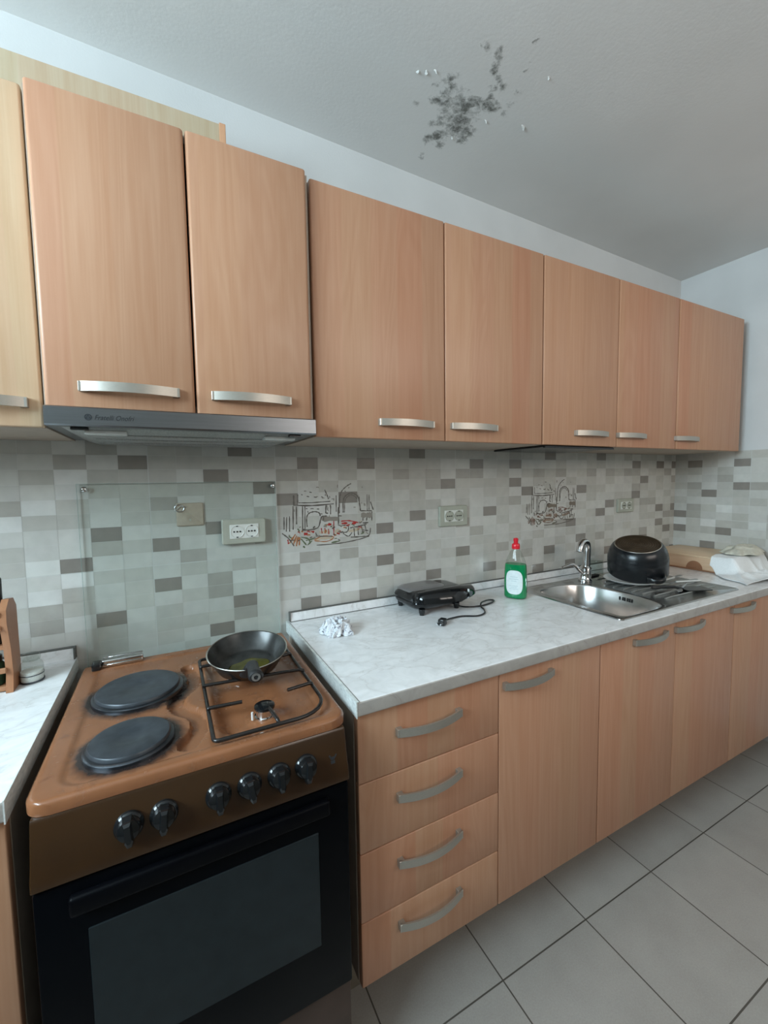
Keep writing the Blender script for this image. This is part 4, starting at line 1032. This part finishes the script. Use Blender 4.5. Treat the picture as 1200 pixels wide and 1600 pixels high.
# cutlery
def cut(name, x, y, ang, L, mat, label, cat, kind):
    t_ = thing(name, label, cat, (x, y, .8662), 'cutlery drying in front of the pot', rot=(0, 0, math.radians(ang)), local=True)
    bm = BM(); rings = []
    for i in range(9):
        s = i/8; x_ = -L/2+L*.6*s; w_ = .0055*(1.15-.5*s); rings.append([(x_, w_*math.cos(2*PI*k/10), .005+.0032*math.sin(2*PI*k/10)) for k in range(10)])
    loft(bm, rings); finish('handle', bm, mat, t_, 50)
    bm = BM(); rings = []
    for i in range(11):
        s = i/10; x_ = L*.1+L*.4*s
        w_ = .0035+(.016 if kind == 'spoon' else .006)*math.sin(PI*min(1, max(0, (s-.25)/.8)))**.7 if s > .25 else .0035
        if i == 10: w_ = .002
        dz = -.003*math.sin(PI*max(0, (s-.25)/.75)) if kind == 'spoon' else 0
        rings.append([(x_, -w_, .0056), (x_, 0, .0050+dz), (x_, w_, .0056), (x_, w_, .0066), (x_, 0, .0060+dz), (x_, -w_, .0066)])
    loft(bm, rings); finish('blade' if kind != 'spoon' else 'spoon_bowl', bm, M['steel'], t_, 50)
    return t_
c1 = cut('table_knife', 1.600, -.352, 5, .18, M['cutlery'], 'knife with white handle lying right of the pot', 'knife', 'knife'); c1.location.z += .009
c2 = cut('table_spoon', 1.560, -.405, 160, .19, M['cutlery'], 'spoon on top of the black spatula in front of the pot', 'spoon', 'spoon'); c2.location.z += .009
c3 = cut('table_fork', 1.500, -.445, 200, .17, M['steel'], 'steel fork nearest the sink bowl', 'fork', 'fork')
c4 = cut('table_knife', 1.608, -.395, 175, .17, M['steel'], 'plain steel knife beside the black spatula', 'knife', 'knife'); c4.location.z += .002
sp_ = thing('spatula', 'flat black spatula on the drainboard in front of the pot', 'spatula', (1.53, -.47, .8662), rot=(0, 0, math.radians(-24)), local=True)
bm = BM(); loft(bm, [[(x, y, .001) for x, y, _ in rrect(-.045, .060, -.032, .032, .008)], [(x, y, .0042) for x, y, _ in rrect(-.045, .060, -.032, .032, .008)]]); finish('spatula_head', bm, M['black'], sp_, 30)
bm = BM(); tube(bm, [(-.043, 0, .003), (-.080, 0, .012), (-.170, .004, .012)], [.005, .006, .008], 10); finish('handle', bm, M['black'], sp_, 50)

# ------------------------------------------------------------------ right corner: wooden box and towels
wb = thing('bread_box', 'long pale wooden box with a reddish half-round mark by the side wall', 'box', (2.09, -.2, .8604))
bm = BM(); loft(bm, [[(1.947, -.415, .861), (2.232, -.415, .861), (2.232, -.045, .861), (1.947, -.045, .861)], [(1.950, -.412, .924), (2.232, -.412, .924), (2.232, -.048, .924), (1.950, -.048, .924)]])
finish('body', bm, M['wood_box'], wb, 0)
bm = BM(); box(bm, 1.944, 2.234, -.418, -.042, .9245, .9325, .002, 2); finish('lid', bm, M['wood_box'], wb, 30)
bm = BM(); box(bm, 1.941, 1.949, -.417, -.043, .8606, .8665, .001, 1); finish('bottom_edge', bm, M['inlay'], wb, 0, 'brown bottom edge')
bm = BM(); n = 20
pts = [(-.266-.036*math.cos(PI*i/n), .8668+.038*math.sin(PI*i/n)) for i in range(n+1)]
loft(bm, [[(1.9465, y, z) for y, z in pts], [(1.952, y, z) for y, z in pts]]); finish('half_round_mark', bm, M['inlay'], wb, 0, 'reddish-brown half disc')
# towel draped over the box corner and worktop
def drape(name, x0, x1, y0, y1, hf, mat, nx=90, ny=90, seed=0, shapef=None):
    bm = BM(); g = {}
    for j in range(ny+1):
        for i in range(nx+1):
            s, t_ = i/nx, j/ny
            x, y = shapef(s, t_) if shapef else (x0+(x1-x0)*s, y0+(y1-y0)*t_)
            g[i, j] = bm.verts.new((x, y, hf(x, y, s, t_)))
    for j in range(ny):
        for i in range(nx): bm.faces.new((g[i, j], g[i+1, j], g[i+1, j+1], g[i, j+1]))
    r_ = bmesh.ops.extrude_face_region(bm, geom=bm.faces[:]); vs = [q_ for q_ in r_['geom'] if isinstance(q_, bmesh.types.BMVert)]
    bmesh.ops.translate(bm, verts=vs, vec=(0, 0, .003))
    return finish(name, bm, mat, None, 60)
def ts(s, t_):
    # corners: (s,t): 00 front-left tip, 10 front-right, 01 back-left, 11 back-right
    a = Vector((1.790, -.555)); b = Vector((2.20, -.590)); c = Vector((1.915, -.345)); d = Vector((2.225, -.330))
    p = a*(1-s)*(1-t_)+b*s*(1-t_)+c*(1-s)*t_+d*s*t_
    p += Vector((.012*math.sin(9*t_+2*s), .014*math.sin(8*s+1)*(1-t_)))
    return p.x, p.y
def th(x, y, s, t_):
    inbox = sm(1.903, 1.937, x)*sm(-.480, -.424, y)
    base = .8612+.074*inbox
    f_ = (1-inbox)
    w1 = (1-abs(mnoise.noise(Vector((x*7+y*5, y*5-x*5, 2.0))))*2.0)
    w2 = (1-abs(mnoise.noise(Vector((x*14-y*10, y*12, 5.0))))*2.0)
    return base+max(0, .018*w1+.009*w2)*(.35+.65*f_)*min(1, 4*min(s, 1-s, t_+.25, 1.2-t_)+.12)
tag(drape('towel', 0, 0, 0, 0, th, M['towel'], 90, 80, 0, ts), 'white towel draped over the wooden box and worktop edge', 'towel')
tag(crumple('dish_cloth', 2.105, -.395, .9500, .115, .070, .038, 1.7, M['towel_beige'], 5, 70, 3.0, .05, .25, .010), 'bunched beige dishcloth lying on top of the white towel', 'cloth')

# ------------------------------------------------------------------ left corner: spice rack, jars
rk = thing('spice_rack', 'reddish wooden rack at the left picture edge on the worktop', 'rack', (-.76, -.13, .8604))
def side(x0, x1):
    bm = BM(); pr = [(-.178, .8606), (-.168, .90), (-.172, .96), (-.186, 1.02), (-.184, 1.05), (-.160, 1.070), (-.130, 1.066), (-.112, 1.045), (-.112, .8606)]
    P = [Vector((0, a, b)) for a, b in pr]
    loft(bm, [[(x0, p.y, p.z) for p in P], [(x1, p.y, p.z) for p in P]]); return bm
finish('side_panel', side(-.672, -.659), M['wood_red'], rk, 30); finish('side_panel', side(-.871, -.858), M['wood_red'], rk, 30)
for (y, z) in ((-.150, .8625), (-.150, .957)):
    bm = BM(); box(bm, -.858, -.672, -.168, -.114, z, z+.010, .001, 1); finish('shelf', bm, M['wood_red'], rk, 0)
for z in (.905, 1.005, 1.035):
    bm = BM(); box(bm, -.862, -.6685, -.188 if z > 1 else -.176, -.180 if z > 1 else -.168, z, z+.012, .002, 1); finish('rail', bm, M['wood_red'], rk, 0)
for i, (x, z, mt, lb_) in enumerate(((-.700, .8728, 'sponge', 'dark jar on the lower shelf of the wooden rack'), (-.735, .9675, 'blackmatt', 'black jar on the upper shelf of the wooden rack'))):
    j_ = thing('spice_jar', lb_, 'jar', (x, -.142, z))
    hh = .060 if i == 0 else .07
    bm = BM(); lathe(bm, [(.018, 0), (.0205, .002), (.0205, hh*.75), (.015, hh*.88), (.015, hh*.9)], 28, (x, -.142, z)); finish('jar_body', bm, M[mt], j_, 40)
    bm = BM(); lathe(bm, [(.0165, hh*.9), (.0165, hh*1.1), (.013, hh*1.14)], 28, (x, -.142, z)); finish('lid', bm, M['black'], j_, 40)
gm = thing('pepper_grinder', 'black grinder with grey band standing in the wooden rack, cut by the picture edge', 'grinder', (-.6935, -.142, .9675))
bm = BM(); lathe(bm, [(.016, 0), (.0185, .002), (.0185, .062), (.0165, .080), (.0165, .086)], 28, (-.6935, -.142, .9675)); finish('grinder_body', bm, M['black'], gm, 40)
bm = BM(); lathe(bm, [(.0172, .086), (.0180, .090), (.0172, .096)], 28, (-.6935, -.142, .9675)); finish('band', bm, M['steel'], gm, 40)
bm = BM(); lathe(bm, [(.0165, .096), (.0185, .099), (.0190, .146), (.017, .150)], 28, (-.6935, -.142, .9675)); finish('grinder_head', bm, M['blackmatt'], gm, 40)
sj = thing('salt_jar', 'small glass jar half full of white salt left of the cooker', 'jar', (-.636, -.128, .8604))
cx_, cy_ = -.636, -.128
bm = BM(); lathe(bm, [(.018, 0), (.0225, .0015), (.0232, .005), (.0232, .036), (.0205, .045), (.0155, .050), (.0155, .056)], 36, (cx_, cy_, .8604), cap1=False); finish('jar_body', bm, M['clear'], sj, 50)
bm = BM(); lathe(bm, [(.0175, .0025), (.0212, .004), (.0214, .026), (.010, .0285), (.002, .029)], 32, (cx_, cy_, .8604)); finish('salt', bm, M['salt'], sj, 50)
bm = BM(); lathe(bm, [(.0180, .052), (.0185, .060), (.0150, .0665), (.0060, .0690)], 32, (cx_, cy_, .8604)); finish('lid', bm, M['clear'], sj, 50)
bm = BM(); lathe(bm, [(.0233, .0175), (.0238, .0185), (.0233, .0195)], 32, (cx_, cy_, .8604), cap0=False, cap1=False); lathe(bm, [(.0188, .0005), (.0236, .0015), (.0238, .004), (.0234, .005)], 32, (cx_, cy_, .8604), cap0=False, cap1=False); finish('jar_bands', bm, M['ring'], sj, 50)
